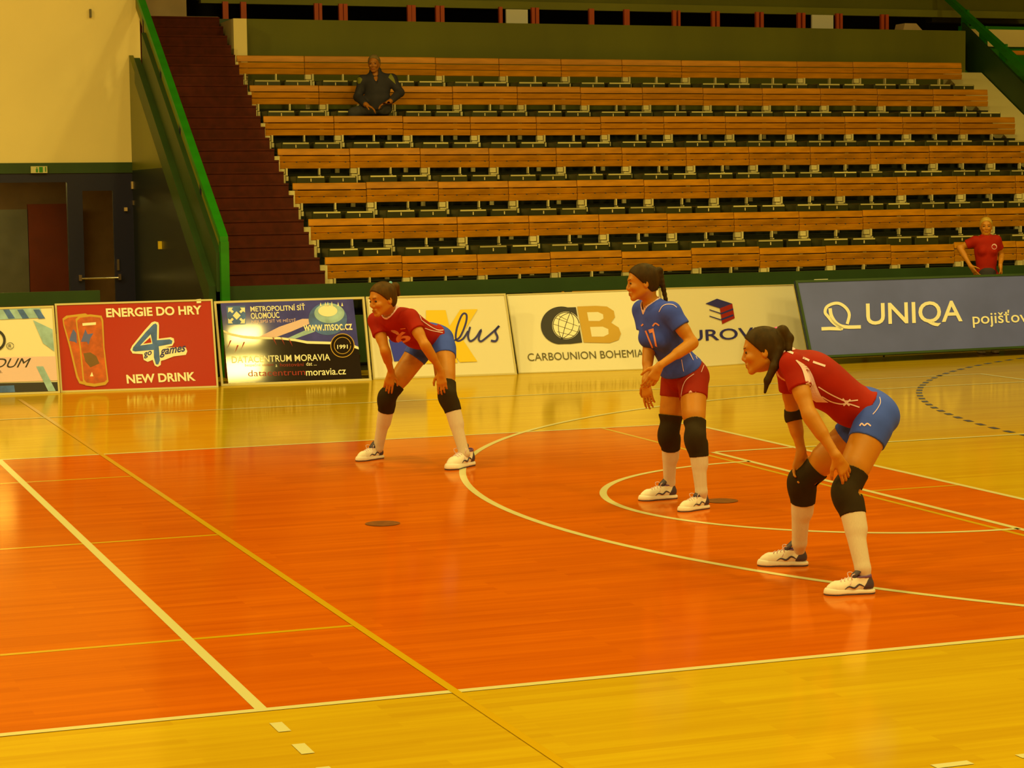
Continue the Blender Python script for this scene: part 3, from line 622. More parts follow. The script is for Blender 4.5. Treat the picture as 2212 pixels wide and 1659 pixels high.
# --- 6 white board with stacked blocks
b = Board((1437, 799), (1747, 776), (1427, 622), (1714, 614), M['white'], 'white advertising board with a navy and red stacked block emblem, between the two right players', fw=.01)
O = (1420, 580); S = 2.793
b.poly('block_emblem', [(290, 212), (360, 182), (452, 212), (378, 240)], M['txt_navy'], 1, O, S)
b.poly('block_emblem', [(378, 240), (452, 212), (455, 230), (467, 300), (392, 335)], M['txt_red'], 1, O, S)
for y in (262, 298): b.poly('block_emblem', [(383, y+6), (457, y-22), (459, y-12), (385, y+16)], M['txt_navy'], 2, O, S)
for y in (246, 284): b.poly('block_emblem', [(314, y), (382, y+22), (383, y+29), (315, y+6)], M['txt_navy'], 1, O, S)
b.text('EUROVIA', (112, 446), (712, 415), (108, 377), M['txt_navy'], 1, O, S, bold=.01)
# --- 7 blue board
b = Board((1752, 774), (2700, 728), (1718, 606), (2690, 576), M['boardblue'], 'long blue advertising board with white lettering at the right edge', frame=M['green_d'], fw=.028, z0=.09)
b.text('UNIQA', (1262, 365), (1843, 343), (1258, 210), M['txt_cream'], 1, O, S, bold=.012)
b.text('pojišťovna', (1905, 358), (2330, 340), (1898, 258), M['txt_cream'], 1, O, S, bold=.008)
b.stroke('ring_emblem', [(1120, 366), (1065, 330), (1030, 290), (1012, 265), (1022, 232), (1060, 212), (1100, 212), (1140, 240), (1158, 280), (1145, 335)], 6.5, M['txt_cream'], 1, O, S, 4)
b.stroke('ring_emblem', [(1042, 240), (1050, 285), (1080, 330), (1130, 352), (1228, 352)], 7.5, M['txt_cream'], 1, O, S, 4)
b.stroke('ring_emblem', [(990, 364), (1040, 362), (1110, 364)], 7.5, M['txt_cream'], 1, O, S, 0)
b.poly('sticker', [(945, 66), (1030, 63), (1025, 72), (950, 74)], M['txt_cream'], 1, O, S)
# thin ladder-less supports under the stand side of the boards: dark plinth line
# ================================================================== FIGURES: implicit surfaces meshed as one skin each
class Grid:
    def __init__(s, lo, hi, h):
        s.lo = np.array(lo, float); s.h = h; s.n = np.ceil((np.array(hi)-s.lo)/h).astype(int)+1
        s.ax = [(s.lo[i]+h*np.arange(s.n[i])).astype(np.float32) for i in range(3)]
    def new(s): return np.full(tuple(s.n), .5, np.float32)
    def xyz(s, sl): return s.ax[0][sl[0]][:, None, None], s.ax[1][sl[1]][None, :, None], s.ax[2][sl[2]][None, None, :]
def prim_dist(p, X, Y, Z):
    if p[0] == 'c':
        a, b, ra, rb = np.array(p[1], float), np.array(p[2], float), p[3], p[4]; d = b-a; L = max(float(d@d), 1e-9)
        px, py, pz = X-a[0], Y-a[1], Z-a[2]; t = np.clip((px*d[0]+py*d[1]+pz*d[2])/L, 0, 1)
        return np.sqrt((px-t*d[0])**2+(py-t*d[1])**2+(pz-t*d[2])**2)-(ra+(rb-ra)*t)
    c, A, r = np.array(p[1], float), p[2], p[3]; px, py, pz = X-c[0], Y-c[1], Z-c[2]; k0 = 0; k1 = 0
    for i in range(3):
        q = px*A[i][0]+py*A[i][1]+pz*A[i][2]; k0 = k0+(q/r[i])**2; k1 = k1+(q/(r[i]*r[i]))**2
    k0 = np.sqrt(k0); return k0*(k0-1)/np.sqrt(np.maximum(k1, 1e-9))
def prim_box(p, pad):
    if p[0] == 'c': m = np.maximum(p[3], p[4])+pad; return np.minimum(p[1], p[2])-m, np.maximum(p[1], p[2])+m
    m = max(p[3])+pad; return np.array(p[1])-m, np.array(p[1])+m
def smin(a, b, k):
    h = np.maximum(k-np.abs(a-b), 0)/k; return np.minimum(a, b)-h*h*k*.25
def field(G, prims, k=.02, infl=0.0, F=None):
    F = G.new() if F is None else F
    for p in prims:
        kk = p[-1] if isinstance(p[-1], float) and len(p) == (6 if p[0] == 'c' else 5) else k
        sub = p[0].isupper(); q = (p[0].lower(),)+tuple(p[1:])
        lo, hi = prim_box(q, infl+kk+4*G.h); i0 = np.clip(np.floor((lo-G.lo)/G.h).astype(int), 0, G.n); i1 = np.clip(np.ceil((hi-G.lo)/G.h).astype(int)+1, 0, G.n)
        if (i1 <= i0).any(): continue
        sl = tuple(slice(a, b) for a, b in zip(i0, i1)); d = prim_dist(q, *G.xyz(sl)).astype(np.float32)
        F[sl] = -smin(-F[sl], d, kk) if sub else smin(F[sl], d-infl, kk)
    return F
def cutp(G, F, P, n):                            # keep the side the normal points away from
    X, Y, Z = G.xyz((slice(None),)*3); n = np.array(n, float); n /= np.linalg.norm(n)
    return np.maximum(F, ((X-P[0])*n[0]+(Y-P[1])*n[1]+(Z-P[2])*n[2]).astype(np.float32))
def nets(G, F):                                  # naive surface nets
    S = F < 0; nx, ny, nz = F.shape; c = np.zeros((nx-1, ny-1, nz-1), np.int8)
    for dx in (0, 1):
        for dy in (0, 1):
            for dz in (0, 1): c += S[dx:nx-1+dx, dy:ny-1+dy, dz:nz-1+dz]
    act = (c > 0) & (c < 8); idx = np.argwhere(act); ids = np.full(act.shape, -1, np.int64); ids[act] = np.arange(len(idx))
    acc = np.zeros((len(idx), 3)); cnt = np.zeros(len(idx)); I = idx.T
    cor = [(a, b, d) for a in (0, 1) for b in (0, 1) for d in (0, 1)]
    val = {q: F[I[0]+q[0], I[1]+q[1], I[2]+q[2]] for q in cor}
    for q in cor:
        for ax in range(3):
            if q[ax]: continue
            w = list(q); w[ax] = 1; w = tuple(w); a, b = val[q], val[w]; m = (a < 0) != (b < 0); t = np.where(m, a/np.where(m, a-b, 1), 0)
            pos = np.array(q, float)[None, :].repeat(len(idx), 0); pos[:, ax] += t; acc[m] += pos[m]; cnt[m] += 1
    V = G.lo+G.h*(idx+acc/np.maximum(cnt, 1)[:, None]); Q = []
    for ax in range(3):
        u, v = (ax+1) % 3, (ax+2) % 3; s0 = [slice(None)]*3; s1 = [slice(None)]*3; s0[ax] = slice(0, -1); s1[ax] = slice(1, None)
        A, B = S[tuple(s0)], S[tuple(s1)]; m = A != B; e = np.argwhere(m); e = e[(e[:, u] > 0) & (e[:, v] > 0) & (e[:, u] < F.shape[u]-1) & (e[:, v] < F.shape[v]-1)]
        def cid(du, dv): q = e.copy(); q[:, u] -= du; q[:, v] -= dv; return ids[q[:, 0], q[:, 1], q[:, 2]]
        q = np.stack([cid(1, 1), cid(0, 1), cid(0, 0), cid(1, 0)], 1); flip = A[e[:, 0], e[:, 1], e[:, 2]]
        q = np.where(flip[:, None], q, q[:, ::-1]); Q.append(q)
    Q = np.concatenate(Q); Q = Q[(Q >= 0).all(1)]; return V, Q
def skin(name, G, F, m, parent=None, smooth=1):
    V, Q = nets(G, F)
    if len(Q) == 0: print('EMPTY', name); return None
    for _ in range(smooth):                      # light relaxing
        A = np.zeros_like(V); n = np.zeros(len(V))
        for a, b in ((0, 1), (1, 2), (2, 3), (3, 0)):
            for s_, t_ in ((a, b), (b, a)): np.add.at(A, Q[:, s_], V[Q[:, t_]]); np.add.at(n, Q[:, s_], 1)
        V = .5*V+.5*A/np.maximum(n, 1)[:, None]
    me = bpy.data.meshes.new(name); me.vertices.add(len(V)); me.vertices.foreach_set('co', V.astype(np.float32).ravel())
    me.loops.add(len(Q)*4); me.loops.foreach_set('vertex_index', Q.astype(np.int32).ravel()); me.polygons.add(len(Q))
    me.polygons.foreach_set('loop_start', np.arange(0, len(Q)*4, 4, dtype=np.int32)); me.polygons.foreach_set('loop_total', np.full(len(Q), 4, np.int32))
    me.polygons.foreach_set('use_smooth', np.ones(len(Q), bool)); me.update(calc_edges=True); me.validate(); me.materials.append(m)
    return link(name, me, parent)
N_ = lambda v: np.array(v, float)/np.linalg.norm(v)
def frame3(f, u):                                # axes (forward, side, up); side = person's left for forward/up
    f = N_(f); u = np.array(u, float); u = N_(u-f*(u@f)); return np.array([f, np.cross(u, f), u])
class Local:
    def __init__(s, o, A, k=1.0): s.o = np.array(o, float); s.A = A; s.k = k
    def __call__(s, f, l, u): return s.o+s.k*(f*s.A[0]+l*s.A[1]+u*s.A[2])
    def c(s, a, b, ra, rb, *k): return ('c', s(*a), s(*b), ra*s.k, rb*s.k)+k
    def e(s, c, r, *k): return ('e', s(*c), s.A, tuple(x*s.k for x in r))+k
    def E(s, c, r, *k): return ('E', s(*c), s.A, tuple(x*s.k for x in r))+k
def head_prims(H):
    p = [H.e((-.012, 0, .032), (.097, .074, .084)), H.e((.020, 0, -.038), (.064, .057, .072), .03), H.e((-.03, 0, -.02), (.07, .062, .06), .03),
         H.c((-.005, .05, -.055), (.062, .016, -.098), .014, .014, .02), H.c((-.005, -.05, -.055), (.062, -.016, -.098), .014, .014, .02), H.c((.066, -.008, -.1), (.066, .008, -.1), .016, .016, .015),
         H.c((.078, -.03, .022), (.078, .03, .022), .011, .011, .02), H.e((.062, .036, -.03), (.026, .022, .022), .015), H.e((.062, -.036, -.03), (.026, .022, .022), .015),
         H.c((.082, 0, .014), (.099, 0, -.033), .0065, .0108, .010), H.c((.090, -.010, -.040), (.090, .010, -.040), .0085, .0085, .008), H.c((.082, 0, -.044), (.082, 0, -.064), .011, .010, .008),
         H.c((.082, -.017, -.066), (.082, .017, -.066), .0085, .0085, .006), H.c((.080, -.015, -.078), (.080, .015, -.078), .009, .009, .006),
         H.E((.094, .031, -.002), (.014, .017, .011), .008), H.E((.094, -.031, -.002), (.014, .017, .011), .008),
         H.e((.072, .031, -.003), (.0145, .0135, .0125), .003), H.e((.072, -.031, -.003), (.0145, .0135, .0125), .003)]
    for s_ in (1, -1): p += [H.e((-.012, s_*.075, -.012), (.018, .008, .030), .008), H.E((-.006, s_*.083, -.010), (.009, .006, .016), .004)]
    return p
def hand_prims(W, d, palm, thumb, curl=.5, spread=.06, k=1.0, tcurl=.35):
    """W wrist, d direction of the fingers, palm = direction the palm faces, thumb = side the thumb is on"""
    d = N_(d); palm = np.array(palm, float); palm = N_(palm-d*(palm@d)); t = np.cross(d, palm); t = t if t@np.array(thumb) > 0 else -t
    pr = [('c', W, W+d*.03*k, .024*k, .024*k, .015)]
    for i, off in enumerate((.030, .010, -.010, -.029)):
        K = W+d*(.092-(0, -.003, 0, .008)[i])*k+t*off*k
        pr.append(('c', W+d*.02*k+t*off*.5*k, K, .014*k, .0115*k, .012))
        L = (.042, .046, .043, .033)[i]*k; a = curl*(.55+.1*i); dd = d+t*spread*(1.5-i)*.6; P = K
        for j, (f, r) in enumerate(((1.0, .0092), (.62, .0082), (.5, .0074))):
            an = a*(j+.6); v = N_(N_(dd)*math.cos(an)+palm*math.sin(an)); Q = P+v*L*f; pr.append(('c', P, Q, r*k, (r-.0007)*k, .004)); P = Q
    B = W+d*.025*k+t*.022*k+palm*.006*k; v = N_(d*.75+t*.8+palm*.25); P = B+v*.042*k; pr.append(('c', B, P, .0135*k, .0115*k, .012))
    v = N_(d*1.0+t*.45+palm*tcurl); Q = P+v*.032*k; pr.append(('c', P, Q, .0105*k, .0095*k, .004)); v = N_(d+t*.1+palm*(tcurl+.25)); pr.append(('c', Q, Q+v*.026*k, .0095*k, .008*k, .004))
    return pr
def torso_prims(P, Cn, sL, sR, nk, f, w=1.0, bust=.055):
    u = N_(Cn-P); s_ = N_(sL-sR); s_ = N_(s_-u*(s_@u)); f_ = np.cross(s_, u); A = np.array([f_, s_, u]); L = np.linalg.norm(Cn-P)
    T = Local(P, A)
    pr = [T.e((-.01, 0, 0), (.105*w, .155*w, .11)), T.e((-.015, .07, -.045), (.085*w, .085*w, .09), .04), T.e((-.015, -.07, -.045), (.085*w, .085*w, .09), .04),
          T.e((.0, 0, L*.40), (.088*w, .122*w, .15), .06), T.e((-.005, 0, L*.74), (.100*w, .142*w, .15), .06)]
    pr += [('c', sL, sR, .05*w, .05*w, .05)]
    if bust: pr += [T.e((.075, .065, L*.70), (bust, bust, bust), .03), T.e((.075, -.065, L*.70), (bust, bust, bust), .03)]
    pr += [('c', (sL+sR)/2+u*.0, nk, .062*w, .048*w, .05)]
    return pr, T
def arm_prims(S, E, W, k=1.0):
    return [('c', S, E, .046*k, .037*k, .02), ('c', S+(E-S)*.2, S+(E-S)*.6, .043*k, .041*k, .02), ('c', E, W, .036*k, .0235*k, .015), ('c', E+(W-E)*.12, E+(W-E)*.45, .038*k, .033*k, .02)]
def leg_prims(Hp, K, A, f, k=1.0):
    f = np.array(f, float)
    return [('c', Hp, K, .086*k, .054*k, .03), ('c', Hp+(K-Hp)*.1-f*.01, Hp+(K-Hp)*.6+f*.012, .086*k, .072*k, .03), ('c', K, A, .052*k, .034*k, .02),
            ('c', K+(A-K)*.15-f*.018, K+(A-K)*.48-f*.016, .048*k, .043*k, .03)]
def curve_obj(name, pts, r, m, parent): return MB().tube(spline(pts, 4), r, 8).build(name, m, parent, smooth=True)
def bvh_of(o):
    me = o.data; off = Vector(o.location) if o.parent is None else Vector((0, 0, 0))
    return BVHTree.FromPolygons([v.co.copy() for v in me.vertices], [tuple(p.vertices) for p in me.polygons])
def decal(name, target, P2, F, m, parent, off=.0025):   # lay a flat print onto a garment where the photo shows it
    bv = target; V = []; o = Vector(CAM); ok = []
    for (x, y) in P2:
        d = Vector(ray(x, y)).normalized(); hit, nrm, i, dist = bv.ray_cast(o, d)
        ok.append(hit is not None); V.append(tuple(hit+nrm*(off if nrm.dot(d) < 0 else -off)) if hit else (0, 0, 0))
    F = [f for f in F if all(ok[i] for i in f) and max((Vector(V[f[i]])-Vector(V[f[i-1]])).length for i in range(len(f))) < .2]
    if not F: print('decal failed', name); return None
    use = sorted({i for f in F for i in f}); mp = {i: j for j, i in enumerate(use)}
    return meshobj(name, [V[i] for i in use], [tuple(mp[i] for i in f) for f in F], m, parent)
def cut_grid(P, F, n=10):
    bm = bmesh.new(); vs = [bm.verts.new((p[0], p[1], 0)) for p in P]
    for f in F:
        try: bm.faces.new([vs[i] for i in f])
        except ValueError: pass
    for i in range(1, n):
        for ax in ((1, 0, 0), (0, 1, 0)):
            bmesh.ops.bisect_plane(bm, geom=bm.verts[:]+bm.edges[:]+bm.faces[:], plane_co=(i/n, i/n, 0), plane_no=ax)
    bmesh.ops.triangulate(bm, faces=bm.faces[:]); bm.verts.index_update()
    P2 = [(v.co.x, v.co.y) for v in bm.verts]; F2 = [tuple(v.index for v in f.verts) for f in bm.faces]; bm.free(); return P2, F2
def decal_text(name, target, s, bl, br, tl, m, parent, bold=.03, shear=0, org=(0, 0), sc=1.0):
    P, F = cut_grid(*text2d(s, shear, bold)); bl, br, tl = [np.array([org[0]+q[0]/sc, org[1]+q[1]/sc]) for q in (bl, br, tl)]
    return decal(name, target, [bl+p[0]*(br-bl)+p[1]*(tl-bl) for p in P], F, m, parent)
def decal_strip(name, target, pts, w, m, parent, org=(0, 0), sc=1.0, n=4):
    q = [np.array([org[0]+x/sc, org[1]+y/sc]) for x, y in pts]; q = spline(q, n); V = []; N = len(q)
    for i, p in enumerate(q):
        t = q[min(i+1, N-1)]-q[max(i-1, 0)]; t = t/(np.linalg.norm(t)+1e-9); nn = np.array([-t[1], t[0]]); ww = (w[0]+(w[1]-w[0])*i/(N-1) if hasattr(w, '__len__') else w)/2
        V += [p+nn*ww, p+nn*0, p-nn*ww]
    F = []
    for i in range(N-1): F += [(3*i, 3*i+1, 3*i+4, 3*i+3), (3*i+1, 3*i+2, 3*i+5, 3*i+4)]
    return decal(name, target, V, F, m, parent)
def decal_poly(name, target, pts, m, parent, org=(0, 0), sc=1.0, n=10):
    # fan of rows between two side chains: pts given as left chain + right chain (same length)
    h = len(pts)//2; L = [np.array([org[0]+x/sc, org[1]+y/sc]) for x, y in pts[:h]]; R = [np.array([org[0]+x/sc, org[1]+y/sc]) for x, y in pts[h:]]
    L, R = spline(L, 4), spline(R, 4); V = []; c = 5
    for a, b in zip(L, R): V += [a+(b-a)*j/(c-1) for j in range(c)]
    F = [(i*c+j, i*c+j+1, (i+1)*c+j+1, (i+1)*c+j) for i in range(len(L)-1) for j in range(c-1)]
    return decal(name, target, V, F, m, parent)

# ---- volleyball shoe, modelled once: x to the toe, z up, heel at the origin
def make_shoe(lace_loops=True):
    G = Grid((-.03, -.07, -.01), (.31, .07, .15), .004)
    up = [('c', (.035, 0, .05), (.12, 0, .048), .036, .038, .02), ('c', (.12, 0, .045), (.215, .004, .036), .040, .040, .02), ('c', (.215, .008, .034), (.245, .004, .03), .039, .028, .02),
          ('c', (.045, 0, .055), (.048, 0, .098), .036, .036, .02), ('c', (.17, 0, .05), (.085, 0, .095), .026, .03, .02)]
    F = field(G, up); F = cutp(G, F, (0, 0, .018), (0, 0, -1)); F = cutp(G, F, (.03, 0, .108), (.15, 0, 1))
    hole = field(G, [('c', (.05, 0, .09), (.055, 0, .16), .029, .034)]); F = np.maximum(F, -hole)
    shoe = skin('shoe', G, F, M['shoe'])
    S = field(G, [('c', (.028, 0, .012), (.12, 0, .012), .040, .040, .02), ('c', (.12, 0, .012), (.225, .006, .012), .040, .048, .02), ('c', (.22, .006, .012), (.25, .004, .014), .046, .036, .02)])
    S = cutp(G, S, (0, 0, .026), (-.05, 0, 1)); S1 = cutp(G, S, (0, 0, .007), (0, 0, -1)); S2 = cutp(G, cutp(G, S, (0, 0, .0075), (0, 0, 1)), (0, 0, 0), (0, 0, -1))
    skin('midsole', G, S1, M['shoe'], shoe); skin('outsole', G, S2, M['shoe_dk'], shoe)
    Fo = field(G, up, infl=.0022); Fo = np.maximum(Fo, -hole)
    hc = cutp(G, cutp(G, cutp(G, Fo, (.06, 0, .05), (1, 0, .55)), (0, 0, .03), (0, 0, -1)), (.03, 0, .104), (.15, 0, 1)); skin('heel_cap', G, hc, M['shoe_dk'], shoe)
    col = cutp(G, cutp(G, cutp(G, field(G, up, infl=.003), (0, 0, .094), (.0, 0, -1)), (.03, 0, .112), (.15, 0, 1)), (.105, 0, .09), (1, 0, .3)); col = np.maximum(col, -hole); skin('collar', G, col, M['shoe_pp'], shoe)
    tg = cutp(G, field(G, [('c', (.105, 0, .098), (.075, 0, .128), .020, .022), ('c', (.105, .012, .098), (.075, .014, .122), .016, .016), ('c', (.105, -.012, .098), (.075, -.014, .122), .016, .016)]), (.092, 0, .11), (-.75, 0, -.65)); skin('tongue', G, tg, M['shoe_dk'], shoe)
    toe = cutp(G, cutp(G, field(G, up, infl=.002), (.232, 0, .03), (-1, 0, .25)), (0, 0, .034), (0, 0, 1)); toe = cutp(G, toe, (0, 0, .02), (0, 0, -1)); skin('toe_guard', G, toe, M['shoe_dk'], shoe)
    bv = bvh_of(shoe)
    for sd in (1, -1):                            # side wave stripe
        mb = MB(); pts = []
        for (x, z) in ((.06, .045), (.09, .06), (.12, .042), (.15, .05), (.175, .036)):
            h, n, i, d = bv.ray_cast(Vector((x, sd*.2, z)), Vector((0, -sd, 0)))
            if h: pts.append(np.array(h+n*.001))
        if len(pts) > 2: mb.tube(spline(pts, 3), [.001+.005*math.sin(math.pi*min(1, (i+1)/(3*len(pts)-2))) for i in range(3*(len(pts)-1)+1)], 6).build('side_stripe', M['shoe_dk'], shoe, smooth=True)
    lm = MB()
    for i in range(5):
        x = .105+.020*i; pts = []
        for y in (-.026, -.013, 0, .013, .026):
            h, n, q, d = bv.ray_cast(Vector((x+(.006 if y > 0 else -.006), y, .2)), Vector((0, 0, -1)))
            if h: pts.append(np.array(h)+np.array([0, 0, .003]))
        if len(pts) > 2: lm.tube(pts, .0028, 6)
    z = .108
    for s_ in (1, -1):
        lm.tube(spline([(.108, 0, .1), (.115, s_*.03, .118), (.135, s_*.045, .112), (.128, s_*.028, .085), (.108, 0, .1)], 4), .0025, 6)
        lm.tube(spline([(.108, 0, .1), (.125, s_*.022, .09), (.145, s_*.045, .06)], 4), .0022, 6)
    lm.build('laces', M['trim'], shoe, smooth=True)
    return shoe
SHOE = make_shoe(); shoe_used = False
def put_shoe(parent, heel, toe, base):
    global shoe_used
    s = SHOE if not shoe_used else copy_tree(SHOE); shoe_used = True
    heel, toe = np.array(heel, float), np.array(toe, float); d = N_(toe-heel); a = math.atan2(d[1], d[0]); k = np.linalg.norm(toe-heel)/.305; heel = heel+d*.008
    s.parent = parent; s.matrix_parent_inverse = Matrix.Translation(-Vector(base)); s.location = tuple(heel+d*.018*k); s.rotation_euler = (0, 0, a); s.scale = (k, k, k)
    return lambda x, y, z: heel+d*(.018+x)*k+np.array([-d[1], d[0], 0])*y*k+np.array([0, 0, z*k])
def finish(body, base, label, cat='person'):     # origin of the figure at its feet
    b = Vector(base); body.data.transform(Matrix.Translation(-b)); body.location = b
    for c in body.children:
        c.matrix_parent_inverse = Matrix.Translation(-b)
    tag(body, label, cat)
def face_parts(H, body, eye_m=M['eye'], brow=M['brow'], lip=M['lip']):
    for s_ in (1, -1):
        G = Grid(H(.078, s_*.031, -.003)-.02, H(.078, s_*.031, -.003)+.02, .0018)
        skin('eye', G, cutp(G, field(G, [H.e((.0735, s_*.031, -.003), (.0142, .0155, .0098))]), H(.079, 0, 0), -H.A[0]), eye_m, body)
        G = Grid(H(.085, s_*.033, .018)-.035, H(.085, s_*.033, .018)+.035, .0022)
        skin('eyebrow', G, field(G, [H.c((.0905, s_*.017, .019), (.083, s_*.044, .022), .0036, .0026)]), brow, body)
    G = Grid(H(.088, 0, -.072)-.03, H(.088, 0, -.072)+.03, .002)
    skin('lips', G, field(G, [H.c((.0875, -.016, -.067), (.0875, .016, -.067), .0052, .0052, .003), H.c((.086, -.013, -.0765), (.086, .013, -.0765), .0056, .0056, .003)]), lip, body)
def hair_field(G, H, extra=(), infl=.009, hl=(.074, .066), ear=(-.004, -.022)):
    F = field(G, [H.e((-.012, 0, .032), (.097, .074, .084)), H.e((-.03, 0, -.02), (.07, .062, .06), .03)], infl=infl)
    a = np.array(hl); b = np.array(ear); t = b-a; n2 = np.array([-t[1], t[0]]); n2 = n2 if n2[0] > 0 else -n2
    F = cutp(G, F, H(a[0], 0, a[1]), n2[0]*H.A[0]+n2[1]*H.A[2]); F = cutp(G, F, H(-.05, 0, -.07), -.25*H.A[0]-1*H.A[2])
    if extra: F = smin(F, field(G, list(extra), k=.012), .012)
    return F
# ================================================================== THE PLAYERS AND ONLOOKERS
def player(J, o, label, base_mats, h=.0055):
    """J: joints; o: options"""
    P, Cn = J['pelvis'], J['chest']; sL, sR = J['shL'], J['shR']; nk = J['neck']
    H = Local(J['head'], frame3(J['face'], J['hup']), o.get('hk', 1.0))
    w = o.get('w', 1.0); tp, T = torso_prims(P, Cn, sL, sR, nk, None, w, o.get('bust', .055))
    legs = {}; arms = {}
    for s_ in 'LR':
        legs[s_] = leg_prims(J['hip'+s_], J['kn'+s_], J['an'+s_], J['face'+'B'], o.get('lk', 1.0)) if 'kn'+s_ in J else []
        arms[s_] = arm_prims(J['sh'+s_], J['el'+s_], J['wr'+s_], o.get('ak', 1.0))
    hp = []
    for s_ in 'LR': hp += hand_prims(J['wr'+s_], *o['hand'+s_])
    feet = []
    hd = head_prims(H)
    allp = tp+legs['L']+legs['R']+arms['L']+arms['R']
    neck = [('c', nk, H(-.025, 0, -.05), .047, .050, .02)]
    pts = np.array([q for q in J.values() if len(q) == 3 and np.linalg.norm(q) > 1.5]); lo, hi = pts.min(0)-.22, pts.max(0)+.22; lo[2] = max(lo[2], -.01)
    G = Grid(lo, hi, h)
    fw = {}
    for s_ in 'LR':
        if 'toe'+s_ in J:
            k = np.linalg.norm(J['toe'+s_]-J['heel'+s_])/.285; d = N_(J['toe'+s_]-J['heel'+s_]); hl = J['heel'+s_]
            a = hl+d*.065*k+np.array([0, 0, .06*k]); feet += [('c', J['an'+s_], a, .034, .026, .02), ('c', a, hl+d*.19*k+np.array([0, 0, .04]), .024, .02, .02)]
    F = field(G, allp); F = field(G, neck, F=F); F = field(G, feet, F=F); F = field(G, hp, k=.008, F=F); F = field(G, hd, k=.02, F=F)
    body = skin('person', G, F, M[o.get('skin', 'skin')]); B = body
    # shirt
    sf = field(G, tp, infl=.011); 
    if o.get('drape'): sf = field(G, o['drape'](T, P, Cn), k=.05, F=sf)
    for s_ in 'LR':
        S, E = J['sh'+s_], J['el'+s_]; sl_ = o.get('sleeve', .48); d = E-S; L = np.linalg.norm(d)
        q = field(G, [('c', S, S+d*(sl_+.15), .052+.010, .050+.012)]); q = cutp(G, q, S+d*sl_, d); sf = smin(sf, q, .03)
    sf = cutp(G, sf, P+N_(Cn-P)*o.get('hem', -.06)+np.array(o.get('hemoff', (0, 0, 0))), N_(P-Cn)+o.get('hemtilt', np.zeros(3)))
    # neckline: carve the neck and a V in front
    Tn = Local((sL+sR)/2, T.A)
    nv = field(G, [('c', nk-T.A[2]*.02, nk+T.A[2]*.12, .060, .062)]+([('c', nk+T.A[0]*.03, Tn(.12, 0, -.085), .045, .008)] if o.get('vneck', True) else []), k=.01)
    shirt = skin('shirt', G, np.maximum(sf, -nv), M[base_mats['shirt']], B)
    if o.get('vneck', True):                      # contrast collar band
        band = np.maximum(np.maximum(cutp(G, field(G, tp, infl=.0135), Tn(0, 0, -.16), -T.A[2]), -nv), field(G, [('c', nk-T.A[2]*.02, nk+T.A[2]*.12, .070, .072), ('c', nk+T.A[0]*.03, Tn(.125, 0, -.095), .053, .015)], k=.01))
        skin('collar', G, band, M['trim'], B)
    # shorts
    if legs['L']:
        kf = field(G, tp[:3]+[('c', P-T.A[2]*.02, P+T.A[2]*.06, .10, .10, .05)], infl=.006); parts = []
        for s_ in 'LR':
            Hp, K = J['hip'+s_], J['kn'+s_]; q = field(G, legs[s_][:2], infl=.007); q = cutp(G, q, Hp+(K-Hp)*o.get('short', .38), N_(K-Hp)+np.array(o.get('shemtilt', (0, 0, 0)))); kf = smin(kf, q, .02)
        kf = cutp(G, kf, P+T.A[2]*.11, T.A[2]); skb = skin('shorts', G, kf, M[base_mats['shorts']], B)
    # knee pads, socks
    for s_ in 'LR':
        if 'kn'+s_ not in J: continue
        Hp, K, A = J['hip'+s_], J['kn'+s_], J['an'+s_]; fB = N_(J['faceB'])
        if o.get('pads', True):
            up, dn = N_(Hp-K), N_(A-K); q = field(G, legs[s_]+[('e', K+fB*.028+dn*.01, np.array([fB, np.cross(dn, fB), dn]), (.042, .056, .08))], infl=.009, k=.03)
            q = cutp(G, cutp(G, q, K+up*.115, up), K+dn*.125, dn); bk = K-fB*.062
            q = np.maximum(q, -field(G, [('c', bk-J['side']*.05, bk+J['side']*.05, .017, .017)])); skin('knee_pad', G, q, M['pad'], B)
            q = cutp(G, field(G, legs[s_][2:], infl=.0045), K+dn*.10, -dn)
        else: q = cutp(G, field(G, legs[s_][2:], infl=.0045), A+(K-A)*.4, K-A)
        if 'toe'+s_ in J: q = smin(q, field(G, [('c', A, feet[0][2] if s_ == 'L' else feet[2][2], .037, .029)]), .015)
        skin('sock', G, q, M['sock'], B)
        put_shoe(B, J['heel'+s_], J['toe'+s_], (0, 0, 0))
    face_parts(H, B)
    hG = Grid(H.o-.26*np.ones(3)-np.array([0, 0, .12]), H.o+.26*np.ones(3), .0045)
    skin('hair', hG, hair_field(hG, H, o.get('hair', lambda H: ())(H), hl=o.get('hl', (.074, .066))), M[o['hairm']], B)
    for nm, prims, m in o.get('extra', lambda H: ())(H): skin(nm, hG, field(hG, prims), M[m], B)
    return body, shirt, (skb if legs['L'] else None), H, G, T, arms
V3 = lambda *a: np.array(a, float)
SIDE = lambda a, b: N_(a-b)
def dirc(r, u, d): return r*RT+u*UP+d*FW          # a direction given to the right, up and away
# floor contacts
def flo(px, py): return onax(px, py, 2, 0.0)
# ---------------- right-hand player, red jersey, profile, hands on knees
J = dict(pelvis=at(1880, 893, 11.16), chest=at(1722, 783, 11.14), shL=at(1712, 788, 10.98), shR=at(1702, 792, 11.30), neck=at(1690, 768, 11.13),
         head=at(1646, 757, 11.10), hipL=at(1888, 910, 11.06), hipR=at(1874, 908, 11.26), knL=at(1829, 1062, 10.90), knR=at(1733, 1040, 11.42),
         anL=at(1864, 1228, 10.78), anR=at(1727, 1172, 11.56), elL=at(1748, 895, 10.86), elR=at(1713, 896, 11.40), wrL=at(1806, 984, 10.80), wrR=at(1731, 974, 11.38),
         heelL=flo(1896, 1281), toeL=flo(1782, 1285), heelR=flo(1752, 1222), toeR=flo(1638, 1222),
         face=dirc(-1, -.12, .10), hup=dirc(-.05, 1, 0), faceB=N_(V3(-1, .25, 0)), side=N_(V3(-.25, -1, 0)))
